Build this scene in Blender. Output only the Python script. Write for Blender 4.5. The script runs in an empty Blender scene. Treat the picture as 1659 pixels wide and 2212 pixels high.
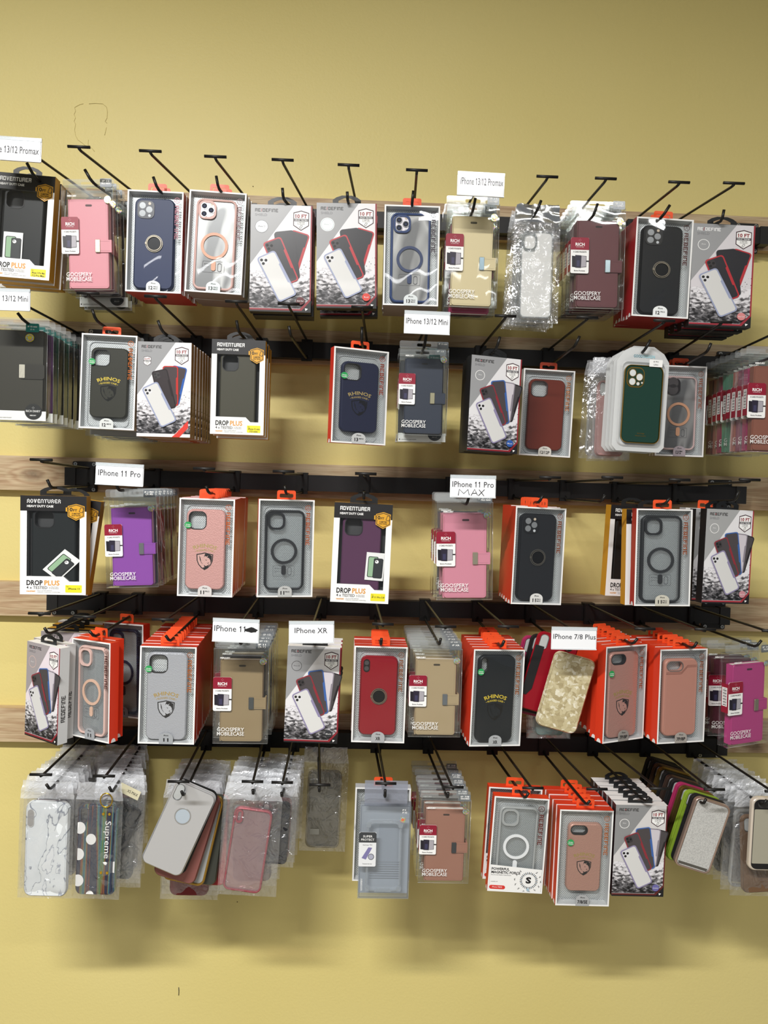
import bpy, math, random
from math import sin, cos, pi, radians, atan2, sqrt
from mathutils import Vector, Matrix, noise
random.seed(7)
sc = bpy.context.scene
COL = sc.collection

# ------------------------------------------------------------------ camera
FW, FH, FPX = 1659.0, 2212.0, 1662.0
CAMZ = 1.45
YAW, PITCH, ROLL = radians(2.2), radians(-1.76), radians(1.6)
cam = bpy.data.cameras.new('camera')
camo = bpy.data.objects.new('camera', cam); COL.objects.link(camo)
RM = Matrix.Rotation(-YAW, 3, 'Z') @ Matrix.Rotation(pi/2 + PITCH, 3, 'X') @ Matrix.Rotation(ROLL, 3, 'Z')
camo.matrix_world = Matrix.Translation((0, 0, CAMZ)) @ RM.to_4x4()
cam.sensor_fit = 'VERTICAL'; cam.sensor_height = 24.0; cam.lens = 24.0*FPX/FH
cam.clip_start = 0.05; cam.clip_end = 50
sc.camera = camo

def P(px, py, y):
    """world point on the plane at distance y in front of the camera that shows at photo pixel (px,py)"""
    d = RM @ Vector(((px-FW/2)/FPX, -(py-FH/2)/FPX, -1.0))
    t = y/d.y
    return Vector((d.x*t, y, CAMZ + d.z*t))

# ------------------------------------------------------------------ light
sc.view_settings.view_transform = 'Standard'; sc.view_settings.look = 'None'
sc.view_settings.exposure = 0.0; sc.view_settings.gamma = 1.0
sc.cycles.max_bounces = 10; sc.cycles.transparent_max_bounces = 64
sc.cycles.diffuse_bounces = 3; sc.cycles.glossy_bounces = 3; sc.cycles.transmission_bounces = 4
sc.cycles.caustics_reflective = False; sc.cycles.caustics_refractive = False
w = bpy.data.worlds.new('room_air'); sc.world = w; w.use_nodes = True
w.node_tree.nodes['Background'].inputs[0].default_value = (0.93, 0.96, 1.0, 1)
w.node_tree.nodes['Background'].inputs[1].default_value = 0.19
def area(name, loc, sx, sy, power, tgt=None, col=(1, .985, .965), spr=172):
    l = bpy.data.lights.new(name, 'AREA'); l.shape = 'RECTANGLE'; l.size = sx; l.size_y = sy
    l.energy = power; l.color = col
    l.spread = radians(spr)
    o = bpy.data.objects.new(name, l); COL.objects.link(o); o.location = loc
    if tgt is not None:
        o.rotation_euler = (Vector(tgt)-Vector(loc)).to_track_quat('-Z', 'Y').to_euler()
    return o
area('ceiling_tube_light', (-0.85, -0.55, 3.02), 1.25, 0.12, 146)
area('ceiling_tube_light', (0.95, -1.0, 3.02), 1.25, 0.12, 26)
area('ceiling_tube_light', (-0.2, -3.0, 3.02), 2.4, 0.25, 28)

WALLY = 1.83
# ------------------------------------------------------------------ materials
def lin(h):
    if not isinstance(h, str): return tuple(h)
    v = [int(h[i:i+2], 16)/255 for i in (0, 2, 4)]
    return tuple(x/12.92 if x <= .04045 else ((x+.055)/1.055)**2.4 for x in v)
MC = {}
def newmat(name):
    m = bpy.data.materials.new(name); m.use_nodes = True
    return m, m.node_tree.nodes, m.node_tree.links
def mat(h, rough=.5, metal=0.0, coat=0.0, spec=.5):
    k = (h, rough, metal, coat, spec)
    if k in MC: return MC[k]
    m, n, l = newmat('paint_'+str(h)); b = n['Principled BSDF']
    b.inputs['Base Color'].default_value = (*lin(h), 1); b.inputs['Roughness'].default_value = rough
    b.inputs['Metallic'].default_value = metal; b.inputs['Coat Weight'].default_value = coat
    b.inputs['Coat Roughness'].default_value = .05; b.inputs['Specular IOR Level'].default_value = spec
    MC[k] = m; return m
def clear(name, tint, haze, gl=1.0, rough=.04, hazecol='F0F2F2', bump=0, bs=60, det=3):
    """thin clear plastic: mostly see-through, mirror glints, a little milky scatter"""
    k = ('clear', name)
    if k in MC: return MC[k]
    m, n, l = newmat(name); n.remove(n['Principled BSDF'])
    t = n.new('ShaderNodeBsdfTransparent'); t.inputs[0].default_value = (*lin(tint), 1)
    g = n.new('ShaderNodeBsdfGlossy'); g.inputs['Roughness'].default_value = rough; g.inputs[0].default_value = (.95, .97, 1, 1)
    d = n.new('ShaderNodeBsdfDiffuse'); d.inputs[0].default_value = (*lin(hazecol), 1)
    f = n.new('ShaderNodeFresnel'); f.inputs[0].default_value = 1.45
    ge = n.new('ShaderNodeNewGeometry'); io = n.new('ShaderNodeMath'); io.operation = 'MULTIPLY_ADD'; io.inputs[1].default_value = 1/1.45-1.45; io.inputs[2].default_value = 1.45
    l.new(ge.outputs['Backfacing'], io.inputs[0]); l.new(io.outputs[0], f.inputs[0])   # same glint seen from either side of the film
    mu = n.new('ShaderNodeMath'); mu.operation = 'MULTIPLY_ADD'; mu.inputs[1].default_value = gl; mu.inputs[2].default_value = .01
    mu.use_clamp = True
    m1 = n.new('ShaderNodeMixShader'); m2 = n.new('ShaderNodeMixShader'); m1.inputs[0].default_value = haze
    l.new(t.outputs[0], m1.inputs[1]); l.new(d.outputs[0], m1.inputs[2])
    l.new(f.outputs[0], mu.inputs[0]); l.new(mu.outputs[0], m2.inputs[0])
    l.new(m1.outputs[0], m2.inputs[1]); l.new(g.outputs[0], m2.inputs[2])
    l.new(m2.outputs[0], n['Material Output'].inputs[0])
    if bump:
        tc = n.new('ShaderNodeTexCoord'); nz = n.new('ShaderNodeTexNoise'); nz.inputs['Scale'].default_value = bs
        nz.inputs['Distortion'].default_value = 1.5; nz.inputs['Detail'].default_value = det
        bp = n.new('ShaderNodeBump'); bp.inputs['Strength'].default_value = bump; bp.inputs['Distance'].default_value = .01
        l.new(tc.outputs['Object'], nz.inputs[0]); l.new(nz.outputs[0], bp.inputs['Height'])
        for q in (g, d): l.new(bp.outputs[0], q.inputs['Normal'])
    MC[k] = m; return m
def ramp(n, stops):
    r = n.new('ShaderNodeValToRGB'); e = r.color_ramp.elements
    while len(e) < len(stops): e.new(.5)
    for q, (p, c) in zip(e, stops): q.position = p; q.color = (*lin(c), 1)
    return r

def wall_mat():
    m, n, l = newmat('yellow_wall_paint'); b = n['Principled BSDF']
    tc = n.new('ShaderNodeTexCoord')
    nz = n.new('ShaderNodeTexNoise'); nz.inputs['Scale'].default_value = 1.6; nz.inputs['Detail'].default_value = 2
    r = ramp(n, [(.3, 'E1D084'), (.7, 'E6D68E')])
    l.new(tc.outputs['Object'], nz.inputs[0]); l.new(nz.outputs[0], r.inputs[0]); l.new(r.outputs[0], b.inputs['Base Color'])
    n2 = n.new('ShaderNodeTexNoise'); n2.inputs['Scale'].default_value = 160; n2.inputs['Detail'].default_value = 2
    bp = n.new('ShaderNodeBump'); bp.inputs['Strength'].default_value = .25; bp.inputs['Distance'].default_value = .0015
    l.new(tc.outputs['Object'], n2.inputs[0]); l.new(n2.outputs[0], bp.inputs['Height']); l.new(bp.outputs[0], b.inputs['Normal'])
    b.inputs['Roughness'].default_value = .5
    return m
def wood_mat(knots):
    m, n, l = newmat('pale_wood'); b = n['Principled BSDF']
    tc = n.new('ShaderNodeTexCoord')
    src = tc.outputs['Object']
    # knots: rings round given points (world x,z)
    ringsum = None
    warp = None
    for kx, kz, rad in knots:
        sp = n.new('ShaderNodeVectorMath'); sp.operation = 'SUBTRACT'; sp.inputs[1].default_value = (kx, 0, kz)
        l.new(src, sp.inputs[0])
        ml = n.new('ShaderNodeVectorMath'); ml.operation = 'MULTIPLY'; ml.inputs[1].default_value = (.55/rad, 0, 1/rad)
        l.new(sp.outputs[0], ml.inputs[0])
        ln = n.new('ShaderNodeVectorMath'); ln.operation = 'LENGTH'; l.new(ml.outputs[0], ln.inputs[0])
        mr = n.new('ShaderNodeMapRange'); mr.inputs[1].default_value = 0.2; mr.inputs[2].default_value = 1.6
        mr.inputs[3].default_value = 1; mr.inputs[4].default_value = 0
        l.new(ln.outputs['Value'], mr.inputs[0])
        if ringsum is None: ringsum = mr.outputs[0]
        else:
            ad = n.new('ShaderNodeMath'); ad.operation = 'MAXIMUM'; l.new(ringsum, ad.inputs[0]); l.new(mr.outputs[0], ad.inputs[1]); ringsum = ad.outputs[0]
    mp = n.new('ShaderNodeMapping'); mp.inputs['Scale'].default_value = (1.3, 14, 14)
    l.new(src, mp.inputs[0])
    nz = n.new('ShaderNodeTexNoise'); nz.inputs['Scale'].default_value = 2.2; nz.inputs['Detail'].default_value = 5; nz.inputs['Distortion'].default_value = .6
    l.new(mp.outputs[0], nz.inputs[0])
    ad = n.new('ShaderNodeMath'); ad.operation = 'MULTIPLY_ADD'; ad.inputs[1].default_value = .4
    l.new(ringsum, ad.inputs[0]); l.new(nz.outputs[0], ad.inputs[2])
    mu = n.new('ShaderNodeMath'); mu.operation = 'MULTIPLY'; mu.inputs[1].default_value = 26
    l.new(ad.outputs[0], mu.inputs[0])
    si = n.new('ShaderNodeMath'); si.operation = 'SINE'; l.new(mu.outputs[0], si.inputs[0])
    mr = n.new('ShaderNodeMapRange'); mr.inputs[1].default_value = -1; mr.inputs[2].default_value = 1
    l.new(si.outputs[0], mr.inputs[0])
    r = ramp(n, [(0, 'BB9E7C'), (.35, 'C6AC8A'), (1, 'CFB996')])
    l.new(mr.outputs[0], r.inputs[0])
    # fine pores
    mp2 = n.new('ShaderNodeMapping'); mp2.inputs['Scale'].default_value = (6, 200, 200); l.new(src, mp2.inputs[0])
    n2 = n.new('ShaderNodeTexNoise'); n2.inputs['Scale'].default_value = 3; l.new(mp2.outputs[0], n2.inputs[0])
    r2 = ramp(n, [(.35, 'C9BBA8'), (.6, 'FFFFFF')]); l.new(n2.outputs[0], r2.inputs[0])
    mx = n.new('ShaderNodeMix'); mx.data_type = 'RGBA'; mx.blend_type = 'MULTIPLY'; mx.inputs[0].default_value = .6
    l.new(r.outputs[0], mx.inputs[6]); l.new(r2.outputs[0], mx.inputs[7])
    # dark knot heart
    dk = n.new('ShaderNodeMapRange'); dk.inputs[1].default_value = .55; dk.inputs[2].default_value = 1.0
    l.new(ringsum, dk.inputs[0])
    n3 = n.new('ShaderNodeTexNoise'); n3.inputs['Scale'].default_value = 60; l.new(src, n3.inputs[0])
    m3 = n.new('ShaderNodeMath'); m3.operation = 'MULTIPLY'; l.new(dk.outputs[0], m3.inputs[0]); l.new(n3.outputs[0], m3.inputs[1])
    mx2 = n.new('ShaderNodeMix'); mx2.data_type = 'RGBA'; l.new(m3.outputs[0], mx2.inputs[0]); l.new(mx.outputs[2], mx2.inputs[6])
    mx2.inputs[7].default_value = (*lin('4A3A2C'), 1)
    l.new(mx2.outputs[2], b.inputs['Base Color']); b.inputs['Roughness'].default_value = .55
    return m
def dots_mat():
    """silver card embossed with a triangular lattice of dots"""
    m, n, l = newmat('embossed_silver_card'); b = n['Principled BSDF']
    tc = n.new('ShaderNodeTexCoord'); sx = n.new('ShaderNodeSeparateXYZ'); l.new(tc.outputs['Object'], sx.inputs[0])
    def mth(op, a, c):
        q = n.new('ShaderNodeMath'); q.operation = op
        for i, v in enumerate((a, c)):
            if v is None: continue
            if isinstance(v, (int, float)): q.inputs[i].default_value = v
            else: l.new(v, q.inputs[i])
        return q.outputs[0]
    x = mth('MULTIPLY', sx.outputs[0], 1500); z = mth('MULTIPLY', sx.outputs[2], 1300)
    s = mth('ADD', mth('SINE', mth('ADD', x, z), None), mth('SINE', mth('SUBTRACT', x, z), None))
    s = mth('ADD', s, mth('SINE', mth('MULTIPLY', z, 2), None))
    mr = n.new('ShaderNodeMapRange'); mr.inputs[1].default_value = -.6; mr.inputs[2].default_value = .9; l.new(s, mr.inputs[0])
    r = ramp(n, [(0, '9DA2A4'), (1, 'E4E7E7')]); l.new(mr.outputs[0], r.inputs[0]); l.new(r.outputs[0], b.inputs['Base Color'])
    bp = n.new('ShaderNodeBump'); bp.inputs['Strength'].default_value = .5; bp.inputs['Distance'].default_value = .0006
    l.new(mr.outputs[0], bp.inputs['Height']); l.new(bp.outputs[0], b.inputs['Normal'])
    b.inputs['Metallic'].default_value = .45; b.inputs['Roughness'].default_value = .38
    return m
def noise_mat(name, stops, scale, sx=1, sz=1, detail=4, rough=.5, metal=0, dist=0, zfade=None, coat=0, bump=0):
    m, n, l = newmat(name); b = n['Principled BSDF']
    tc = n.new('ShaderNodeTexCoord'); mp = n.new('ShaderNodeMapping'); mp.inputs['Scale'].default_value = (sx, 1, sz)
    l.new(tc.outputs['Object'], mp.inputs[0])
    nz = n.new('ShaderNodeTexNoise'); nz.inputs['Scale'].default_value = scale; nz.inputs['Detail'].default_value = detail
    nz.inputs['Distortion'].default_value = dist
    l.new(mp.outputs[0], nz.inputs[0])
    fac = nz.outputs[0]
    if zfade:   # printed artwork: rubble thins out into the white card towards the top
        s = n.new('ShaderNodeSeparateXYZ'); l.new(tc.outputs['Object'], s.inputs[0])
        mr = n.new('ShaderNodeMapRange'); mr.inputs[1].default_value = zfade[0]; mr.inputs[2].default_value = zfade[1]
        mr.inputs[3].default_value = -.07; mr.inputs[4].default_value = .27
        l.new(s.outputs[2], mr.inputs[0])
        a = n.new('ShaderNodeMath'); l.new(fac, a.inputs[0]); l.new(mr.outputs[0], a.inputs[1]); fac = a.outputs[0]
    r = ramp(n, stops); l.new(fac, r.inputs[0]); l.new(r.outputs[0], b.inputs['Base Color'])
    b.inputs['Roughness'].default_value = rough; b.inputs['Metallic'].default_value = metal
    b.inputs['Coat Weight'].default_value = coat
    if bump:
        bp = n.new('ShaderNodeBump'); bp.inputs['Strength'].default_value = bump; bp.inputs['Distance'].default_value = .002
        l.new(nz.outputs[0], bp.inputs['Height']); l.new(bp.outputs[0], b.inputs['Normal'])
    return m
WALL = wall_mat()
DOTS = dots_mat()
RUBBLE = noise_mat('printed_rubble', [(.40, '161618'), (.5, '454447'), (.59, '7F7D80'), (.67, 'CAC8CB'), (.75, 'E6E4E8')], 95, 1, 1.8, 5, .35, 0, .8, (-.192, -.125))
MARBLE = noise_mat('marble_print', [(.0, 'E9EDEE'), (.415, 'E6EAEC'), (.425, '8F97A6'), (.435, 'E2E7E9'), (.53, 'E4E9EA'), (.54, '646C80'), (.552, 'DDE3E6'), (1, 'EEF1F2')], 9, 1, .8, 4, .35, 0, 1.2)
def chips_mat():
    m, n, l = newmat('pearl_chips'); b = n['Principled BSDF']
    tc = n.new('ShaderNodeTexCoord'); v = n.new('ShaderNodeTexVoronoi'); v.inputs['Scale'].default_value = 150
    nz = n.new('ShaderNodeTexNoise'); nz.inputs['Scale'].default_value = 60
    mx = n.new('ShaderNodeMix'); mx.data_type = 'VECTOR'; mx.inputs[0].default_value = .02
    l.new(tc.outputs['Object'], nz.inputs[0]); l.new(tc.outputs['Object'], mx.inputs[4]); l.new(nz.outputs[1], mx.inputs[5]); l.new(mx.outputs[1], v.inputs[0])
    sp = n.new('ShaderNodeSeparateXYZ'); l.new(v.outputs['Color'], sp.inputs[0])
    r = ramp(n, [(0, 'B5A67E'), (.45, 'CDC096'), (.75, 'DDD2AC'), (1, 'F7F2DC')]); l.new(sp.outputs[0], r.inputs[0]); l.new(r.outputs[0], b.inputs['Base Color'])
    bp = n.new('ShaderNodeBump'); bp.inputs['Strength'].default_value = .9; bp.inputs['Distance'].default_value = .003
    l.new(sp.outputs[1], bp.inputs['Height']); l.new(bp.outputs[0], b.inputs['Normal'])
    b.inputs['Roughness'].default_value = .22; b.inputs['Metallic'].default_value = .15; b.inputs['Coat Weight'].default_value = .6
    return m
PEARL = chips_mat()
PEARL_ = noise_mat('pearl_shell', [(.3, 'A99A72'), (.47, 'D2C59B'), (.52, 'F2ECD0'), (.6, 'D8CCA4'), (.75, 'EFE7C8')], 70, 1, 1, 3, .18, .1, 2.2, coat=.8, bump=.6)
GLIT = noise_mat('silver_glitter', [(.35, 'B9B9B6'), (.6, 'D6D6D2')], 500, 1, 1, 2, .45, .2)
HOLO = noise_mat('iridescent_film', [(.30, '1E2433'), (.42, '2B3A5A'), (.47, '4C7F8A'), (.5, '6B8A55'), (.53, '8A4E35'), (.57, '27304A'), (.7, '3B3F52')], 60, 1, .02, 2, .12, .5, 0, coat=.6)
LEAF = noise_mat('hologram_foil', [(.3, '6FA7D8'), (.42, 'D8DDE6'), (.5, '9FD8A0'), (.56, 'E8C860'), (.62, 'B782D0'), (.75, 'EDEDED')], 150, 1, 1, 1, .2, .6)
BRUSH_SHEEN = noise_mat('brushed_grey_painted_sheen', [(.38, '58595B'), (.5, 'A9A9A8'), (.62, '6A6B6C')], 12, 1, .45, 1, .35, .4, 1.5)  # sheen on the brushed back plate, painted as light and dark grey bands
WEAVE = {}
def weave(h):
    if h in WEAVE: return WEAVE[h]
    m, n, l = newmat('fine_weave_'+h); b = n['Principled BSDF']
    b.inputs['Base Color'].default_value = (*lin(h), 1); b.inputs['Roughness'].default_value = .42; b.inputs['Metallic'].default_value = .25
    tc = n.new('ShaderNodeTexCoord'); mp = n.new('ShaderNodeMapping'); mp.inputs['Scale'].default_value = (420, 1, 620)
    l.new(tc.outputs['Object'], mp.inputs[0]); v = n.new('ShaderNodeTexVoronoi'); v.inputs['Scale'].default_value = 1; l.new(mp.outputs[0], v.inputs[0])
    bp = n.new('ShaderNodeBump'); bp.inputs['Strength'].default_value = .5; bp.inputs['Distance'].default_value = .0006
    l.new(v.outputs[0], bp.inputs['Height']); l.new(bp.outputs[0], b.inputs['Normal'])
    WEAVE[h] = m; return m
CLEARBOX = clear('clear_box_plastic', 'FCFDFC', .012, 1.2, .04, bump=.35, bs=8, det=0)
WINDOW = clear('clear_window_film', 'FDFEFE', .004, 1.1, .03, bump=.3, bs=7, det=0)
BAG = clear('crinkled_bag_film', 'FDFDFD', .04, 2.6, .1, bump=1.0, bs=24)
BAGHEAD = clear('frosted_bag_header', 'F4F6F8', .4, 2.4, .14, 'F6F8FC', bump=1.0, bs=26)
FOIL = mat('D5D7D8', .16, .95)
TABCLEAR = clear('clear_tab', 'E8ECEC', .16, 1.4, .08)
GREYTINT = clear('smoke_plastic', 'C9CDD0', .5, 1.0, .15, '8F959A')
CASECLEAR = clear('clear_case_plastic', 'DFE3E4', .16, 1.8, .08, 'E6EAEC')
FROST = clear('frosted_case_plastic', 'C9CDCE', .5, 1.0, .25, 'D8DBDA')
PINKCLEAR = clear('rose_tint_plastic', 'D9BCC0', .35, 1.4, .1, 'C9A4A8')
BLACKW = mat('1B1A1A', .42)
RED = mat('E2401E', .45); WHITE = mat('F1F1EF', .5); GOLD = mat('D9961C', .45)
# ------------------------------------------------------------------ mesh builder
TEXTC = {}
def glyphs(s, bold):
    k = (s, bold)
    if k in TEXTC: return TEXTC[k]
    c = bpy.data.curves.new('t', 'FONT'); c.body = s; c.resolution_u = 2; c.offset = bold
    o = bpy.data.objects.new('t', c); COL.objects.link(o)
    me = o.evaluated_get(bpy.context.evaluated_depsgraph_get()).to_mesh()
    v = [(p.co.x, p.co.y) for p in me.vertices]; f = [tuple(p.vertices) for p in me.polygons]
    o.evaluated_get(bpy.context.evaluated_depsgraph_get()).to_mesh_clear()
    COL.objects.unlink(o); bpy.data.objects.remove(o); bpy.data.curves.remove(c)
    x0 = min(p[0] for p in v); x1 = max(p[0] for p in v)
    v = [(p[0]-x0, p[1]) for p in v]
    if '1' in s and len(s) < 24:      # give each figure one its flag
        for i, ch in enumerate(s):
            if ch != '1': continue
            c = bpy.data.curves.new('t', 'FONT'); c.body = s[:i+1]; c.resolution_u = 1; c.offset = bold
            o = bpy.data.objects.new('t', c); COL.objects.link(o); ev = o.evaluated_get(bpy.context.evaluated_depsgraph_get()); me = ev.to_mesh()
            xr = max(p.co.x for p in me.vertices)-x0; zt = max(p.co.y for p in me.vertices if p.co.x-x0 > xr-.02); ev.to_mesh_clear()
            COL.objects.unlink(o); bpy.data.objects.remove(o); bpy.data.curves.remove(c)
            b = len(v); xl = xr-.07; v += [(xl+.02, zt), (xl+.02, zt-.13), (xl-.13, zt-.235), (xl-.13, zt-.13)]; f.append((b, b+1, b+2, b+3))
    TEXTC[k] = (v, f, x1-x0); return TEXTC[k]
def rr(x0, x1, z0, z1, r, seg=5):
    """rounded rectangle loop, clockwise seen from the front (-y)"""
    r = min(r, (x1-x0)/2-1e-6, (z1-z0)/2-1e-6); out = []
    for cx, cz, a0 in ((x1-r, z1-r, pi/2), (x1-r, z0+r, 0), (x0+r, z0+r, -pi/2), (x0+r, z1-r, -pi)):
        for i in range(seg+1):
            a = a0 - i*pi/2/seg; out.append((cx+r*cos(a), cz+r*sin(a)))
    return out
def circ(cx, cz, r, n=24): return [(cx+r*sin(2*pi*i/n), cz+r*cos(2*pi*i/n)) for i in range(n)]
def rot(pts, a, cx, cz):
    c, s = cos(a), sin(a)
    return [(cx+(x-cx)*c+(z-cz)*s, cz-(x-cx)*s+(z-cz)*c) for x, z in pts]   # a>0: clockwise
MESHC = {}
class M:
    def __init__(s): s.v = []; s.f = []; s.m = []; s.sm = []; s.mats = []
    def mi(s, m):
        if m not in s.mats: s.mats.append(m)
        return s.mats.index(m)
    def add(s, vs, fs, m, smooth=False):
        b = len(s.v); s.v += [tuple(p) for p in vs]; k = s.mi(m)
        for f in fs: s.f.append(tuple(b+i for i in f)); s.m.append(k); s.sm.append(smooth)
    def box(s, x0, x1, y0, y1, z0, z1, m, skip=()):
        v = [(x0,y0,z0),(x1,y0,z0),(x1,y1,z0),(x0,y1,z0),(x0,y0,z1),(x1,y0,z1),(x1,y1,z1),(x0,y1,z1)]
        F = {'b':(0,3,2,1),'t':(4,5,6,7),'f':(0,1,5,4),'k':(2,3,7,6),'l':(3,0,4,7),'r':(1,2,6,5)}
        s.add(v, [q for k, q in F.items() if k not in skip], m)
    def poly(s, pts, y, m): s.add([(x, y, z) for x, z in pts], [tuple(range(len(pts)))], m)
    def strip(s, A, ya, B, yb, m, smooth=False):
        n = len(A); v = [(x, ya, z) for x, z in A]+[(x, yb, z) for x, z in B]
        s.add(v, [(i, (i+1) % n, n+(i+1) % n, n+i) for i in range(n)], m, smooth)
    def loft(s, loops, m, capf=True, capb=True, smooth=True):
        """loops: [(pts, y)] front to back, shared vertices"""
        n = len(loops[0][0]); v = [(x, y, z) for pts, y in loops for x, z in pts]
        fs = [(k*n+i, k*n+(i+1) % n, (k+1)*n+(i+1) % n, (k+1)*n+i) for k in range(len(loops)-1) for i in range(n)]
        k0 = len(s.f); s.add(v, fs, m, smooth); b = len(s.v)-len(v); caps = []
        if capf: caps.append(tuple(range(n)))
        if capb: caps.append(tuple(reversed(range((len(loops)-1)*n, len(loops)*n))))
        for f in caps: s.f.append(tuple(b+i for i in f)); s.m.append(s.mi(m)); s.sm.append(False)
    def prism(s, pts, y0, y1, m): s.loft([(pts, y0), (pts, y1)], m, smooth=False)
    def ring(s, cx, cz, r0, r1, y0, y1, m, n=28):
        A, B = circ(cx, cz, r1, n), circ(cx, cz, r0, n)
        s.strip(A, y1, A, y0, m, True); s.strip(A, y0, B, y0, m); s.strip(B, y0, B, y1, m, True)
    def frame(s, A, B, y0, y1, m):
        """flat frame between loops A (outer) and B (inner) with thickness"""
        s.strip(A, y0, B, y0, m); s.strip(A, y1, A, y0, m); s.strip(B, y0, B, y1, m); s.strip(B, y1, A, y1, m)
    def tube(s, pts, r, m, n=8, caps=True):
        pts = [Vector(p) for p in pts]; v = []; up = None
        for i, p in enumerate(pts):
            d = ((pts[min(i+1, len(pts)-1)]-p).normalized()+(p-pts[max(i-1, 0)]).normalized()).normalized()
            if up is None:
                up = d.orthogonal().normalized()
            a = (up-d*up.dot(d)).normalized(); up = a; b = d.cross(a)
            v += [p+a*r*cos(2*pi*k/n)+b*r*sin(2*pi*k/n) for k in range(n)]
        fs = [(i*n+k, i*n+(k+1) % n, (i+1)*n+(k+1) % n, (i+1)*n+k) for i in range(len(pts)-1) for k in range(n)]
        if caps: fs += [tuple(reversed(range(n))), tuple(range((len(pts)-1)*n, len(pts)*n))]
        s.add(v, fs, m, True)
    def text(s, t, x, z, h, m, y, w=None, bold=0.0, rotd=0, arc=None, cond=.85, al='l'):
        v, f, W = glyphs(t, bold)
        k = h/.7; kx = k*cond if w is None else w/max(W, 1e-6)
        out = []
        off = 0 if al == 'l' else (-W*kx/2 if al == 'c' else -W*kx)
        ca, sa = cos(rotd), sin(rotd)
        for a, b in v:
            a = a*kx+off; b *= k
            if arc:
                an = a/arc; out.append((x+(arc+b)*sin(an), y, z-arc+(arc+b)*cos(an)))
            else: out.append((x+a*ca+b*sa, y, z-a*sa+b*ca))
        s.add(out, f, m)
    def block(s, t, x, z, h, w, mt, y, rotd=0, red=None):
        """squared-off logo lettering made of bars"""
        G = {'E': (4, [(0,0,1,5),(0,4,4,5),(0,2.1,3.4,2.9),(0,0,4,1)]), 'R': (4, [(0,0,1,5),(0,4,4,5),(3,2,4,5),(0,2,4,2.8),(2.9,0,3.9,2)]), 'D': (4, [(0,0,1,5),(0,4,4,5),(3,0,4,5),(0,0,4,1)]),
             'F': (4, [(0,0,1,5),(0,4,4,5),(0,2.1,3.4,2.9)]), 'I': (1, [(0,0,1,5)]), 'N': (4, [(0,0,1,5),(0,4,4,5),(3,0,4,5)]), 'A': (4, [(0,0,1,5),(0,4,4,5),(3,0,4,5),(0,1.8,4,2.6)]),
             'U': (4, [(0,0,1,5),(0,0,4,1),(3,0,4,5)]), 'T': (4, [(1.5,0,2.5,5),(0,4,4,5)]), 'V': (4, []), '/': (1.6, []), '<': (4, [(0,0,1,1.4),(0,3.6,1,5),(0,4,4,5),(3,0,4,5),(0,0,4,1)])}
        W0 = sum(G[c][0]+.9 for c in t)-.9; kx, kz = w/W0, h/5; ca, sa = cos(rotd), sin(rotd); cur = 0
        def put(pts, m_): s.poly([(x+a*kx*ca+b*kz*sa, z-a*kx*sa+b*kz*ca) for a, b in pts], y, m_)
        for c in t:
            g, R = G[c]
            for a, b, c2, d in R: put([(cur+a, b), (cur+a, d), (cur+c2, d), (cur+c2, b)], mt)
            if c == 'V': put([(cur, 5), (cur+1.1, 5), (cur+2, 1.6), (cur+2, 0), (cur+1.5, 0)], mt); put([(cur+4, 5), (cur+2.9, 5), (cur+2, 1.6), (cur+2, 0), (cur+2.5, 0)], mt)
            if c == '/': put([(cur, 0), (cur+.8, 5), (cur+1.6, 5), (cur+.8, 0)], red or mt)
            if c == '<': put([(cur-.2, 2.5), (cur+2.1, 4.0), (cur+2.1, 1.0)], red or mt)
            cur += g+.9
    def build(s, name, parent=None, key=None):
        if key is not None and key in MESHC: me = MESHC[key]
        else:
            me = bpy.data.meshes.new(name); me.from_pydata(s.v, [], s.f)
            for m in s.mats: me.materials.append(m)
            me.polygons.foreach_set('material_index', s.m); me.polygons.foreach_set('use_smooth', s.sm); me.update()
            if key is not None: MESHC[key] = me
        o = bpy.data.objects.new(name, me); COL.objects.link(o)
        if parent is not None: o.parent = parent
        return o
def empty(name):
    o = bpy.data.objects.new(name, None); COL.objects.link(o); o.empty_display_size = .02; return o
KIDS = {}
def kids_of(o): return [c for c in COL.objects if c.parent == o]
def tree(o):
    if o.name not in KIDS: KIDS[o.name] = [(c, kids_of(c)) for c in kids_of(o)]
    return KIDS[o.name]
def dup(o):
    r = o.copy(); COL.objects.link(r); KIDS[r.name] = []
    for c, gs in tree(o):
        d = c.copy(); COL.objects.link(d); d.parent = r; gl = []
        for g in gs:
            e = g.copy(); COL.objects.link(e); e.parent = d; gl.append(e)
        KIDS[r.name].append((d, gl))
    return r
def tag(o, label, cat, group=None, kind=None):
    if label: o['label'] = label
    if cat: o['category'] = cat
    if group: o['group'] = group
    if kind: o['kind'] = kind
    return o

# ------------------------------------------------------------------ product builders
W, H = .11, .2          # nominal box front; origin = top centre of the front face
def X(u): return (u-.5)*W
def Z(v): return -v*H
BLK, INK, WHT = mat('161517', .5), mat('2A2627', .5), mat('F4F4F2', .45)

def hang_tab(parent, kind, col, y=.012):
    m = M(); mt = mat(col, .4)
    if kind == 'orange':
        A = rr(-.0185, .0185, -.004, .0185, .004, 4); B = rr(-.0135, .0135, .0035, .0115, .0025, 4)
        m.frame(A, B, y, y+.0008, mt); m.prism(circ(0, .0125, .003, 10), y-.0003, y+.0011, mt)
    else:
        A = [(-.026, -.003), (-.026, .010), (-.019, .015), (-.009, .0185), (.009, .0185), (.019, .015), (.026, .010), (.026, -.003)]
        B = [(-.0155, .0045), (-.0155, .0085), (-.010, .0115), (-.004, .0135), (.004, .0135), (.010, .0115), (.0155, .0085), (.0155, .0045)]
        m.frame(A, B, y, y+.001, mt)
    return m.build('hang_tab', parent, ('tab', kind, col, y))

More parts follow.
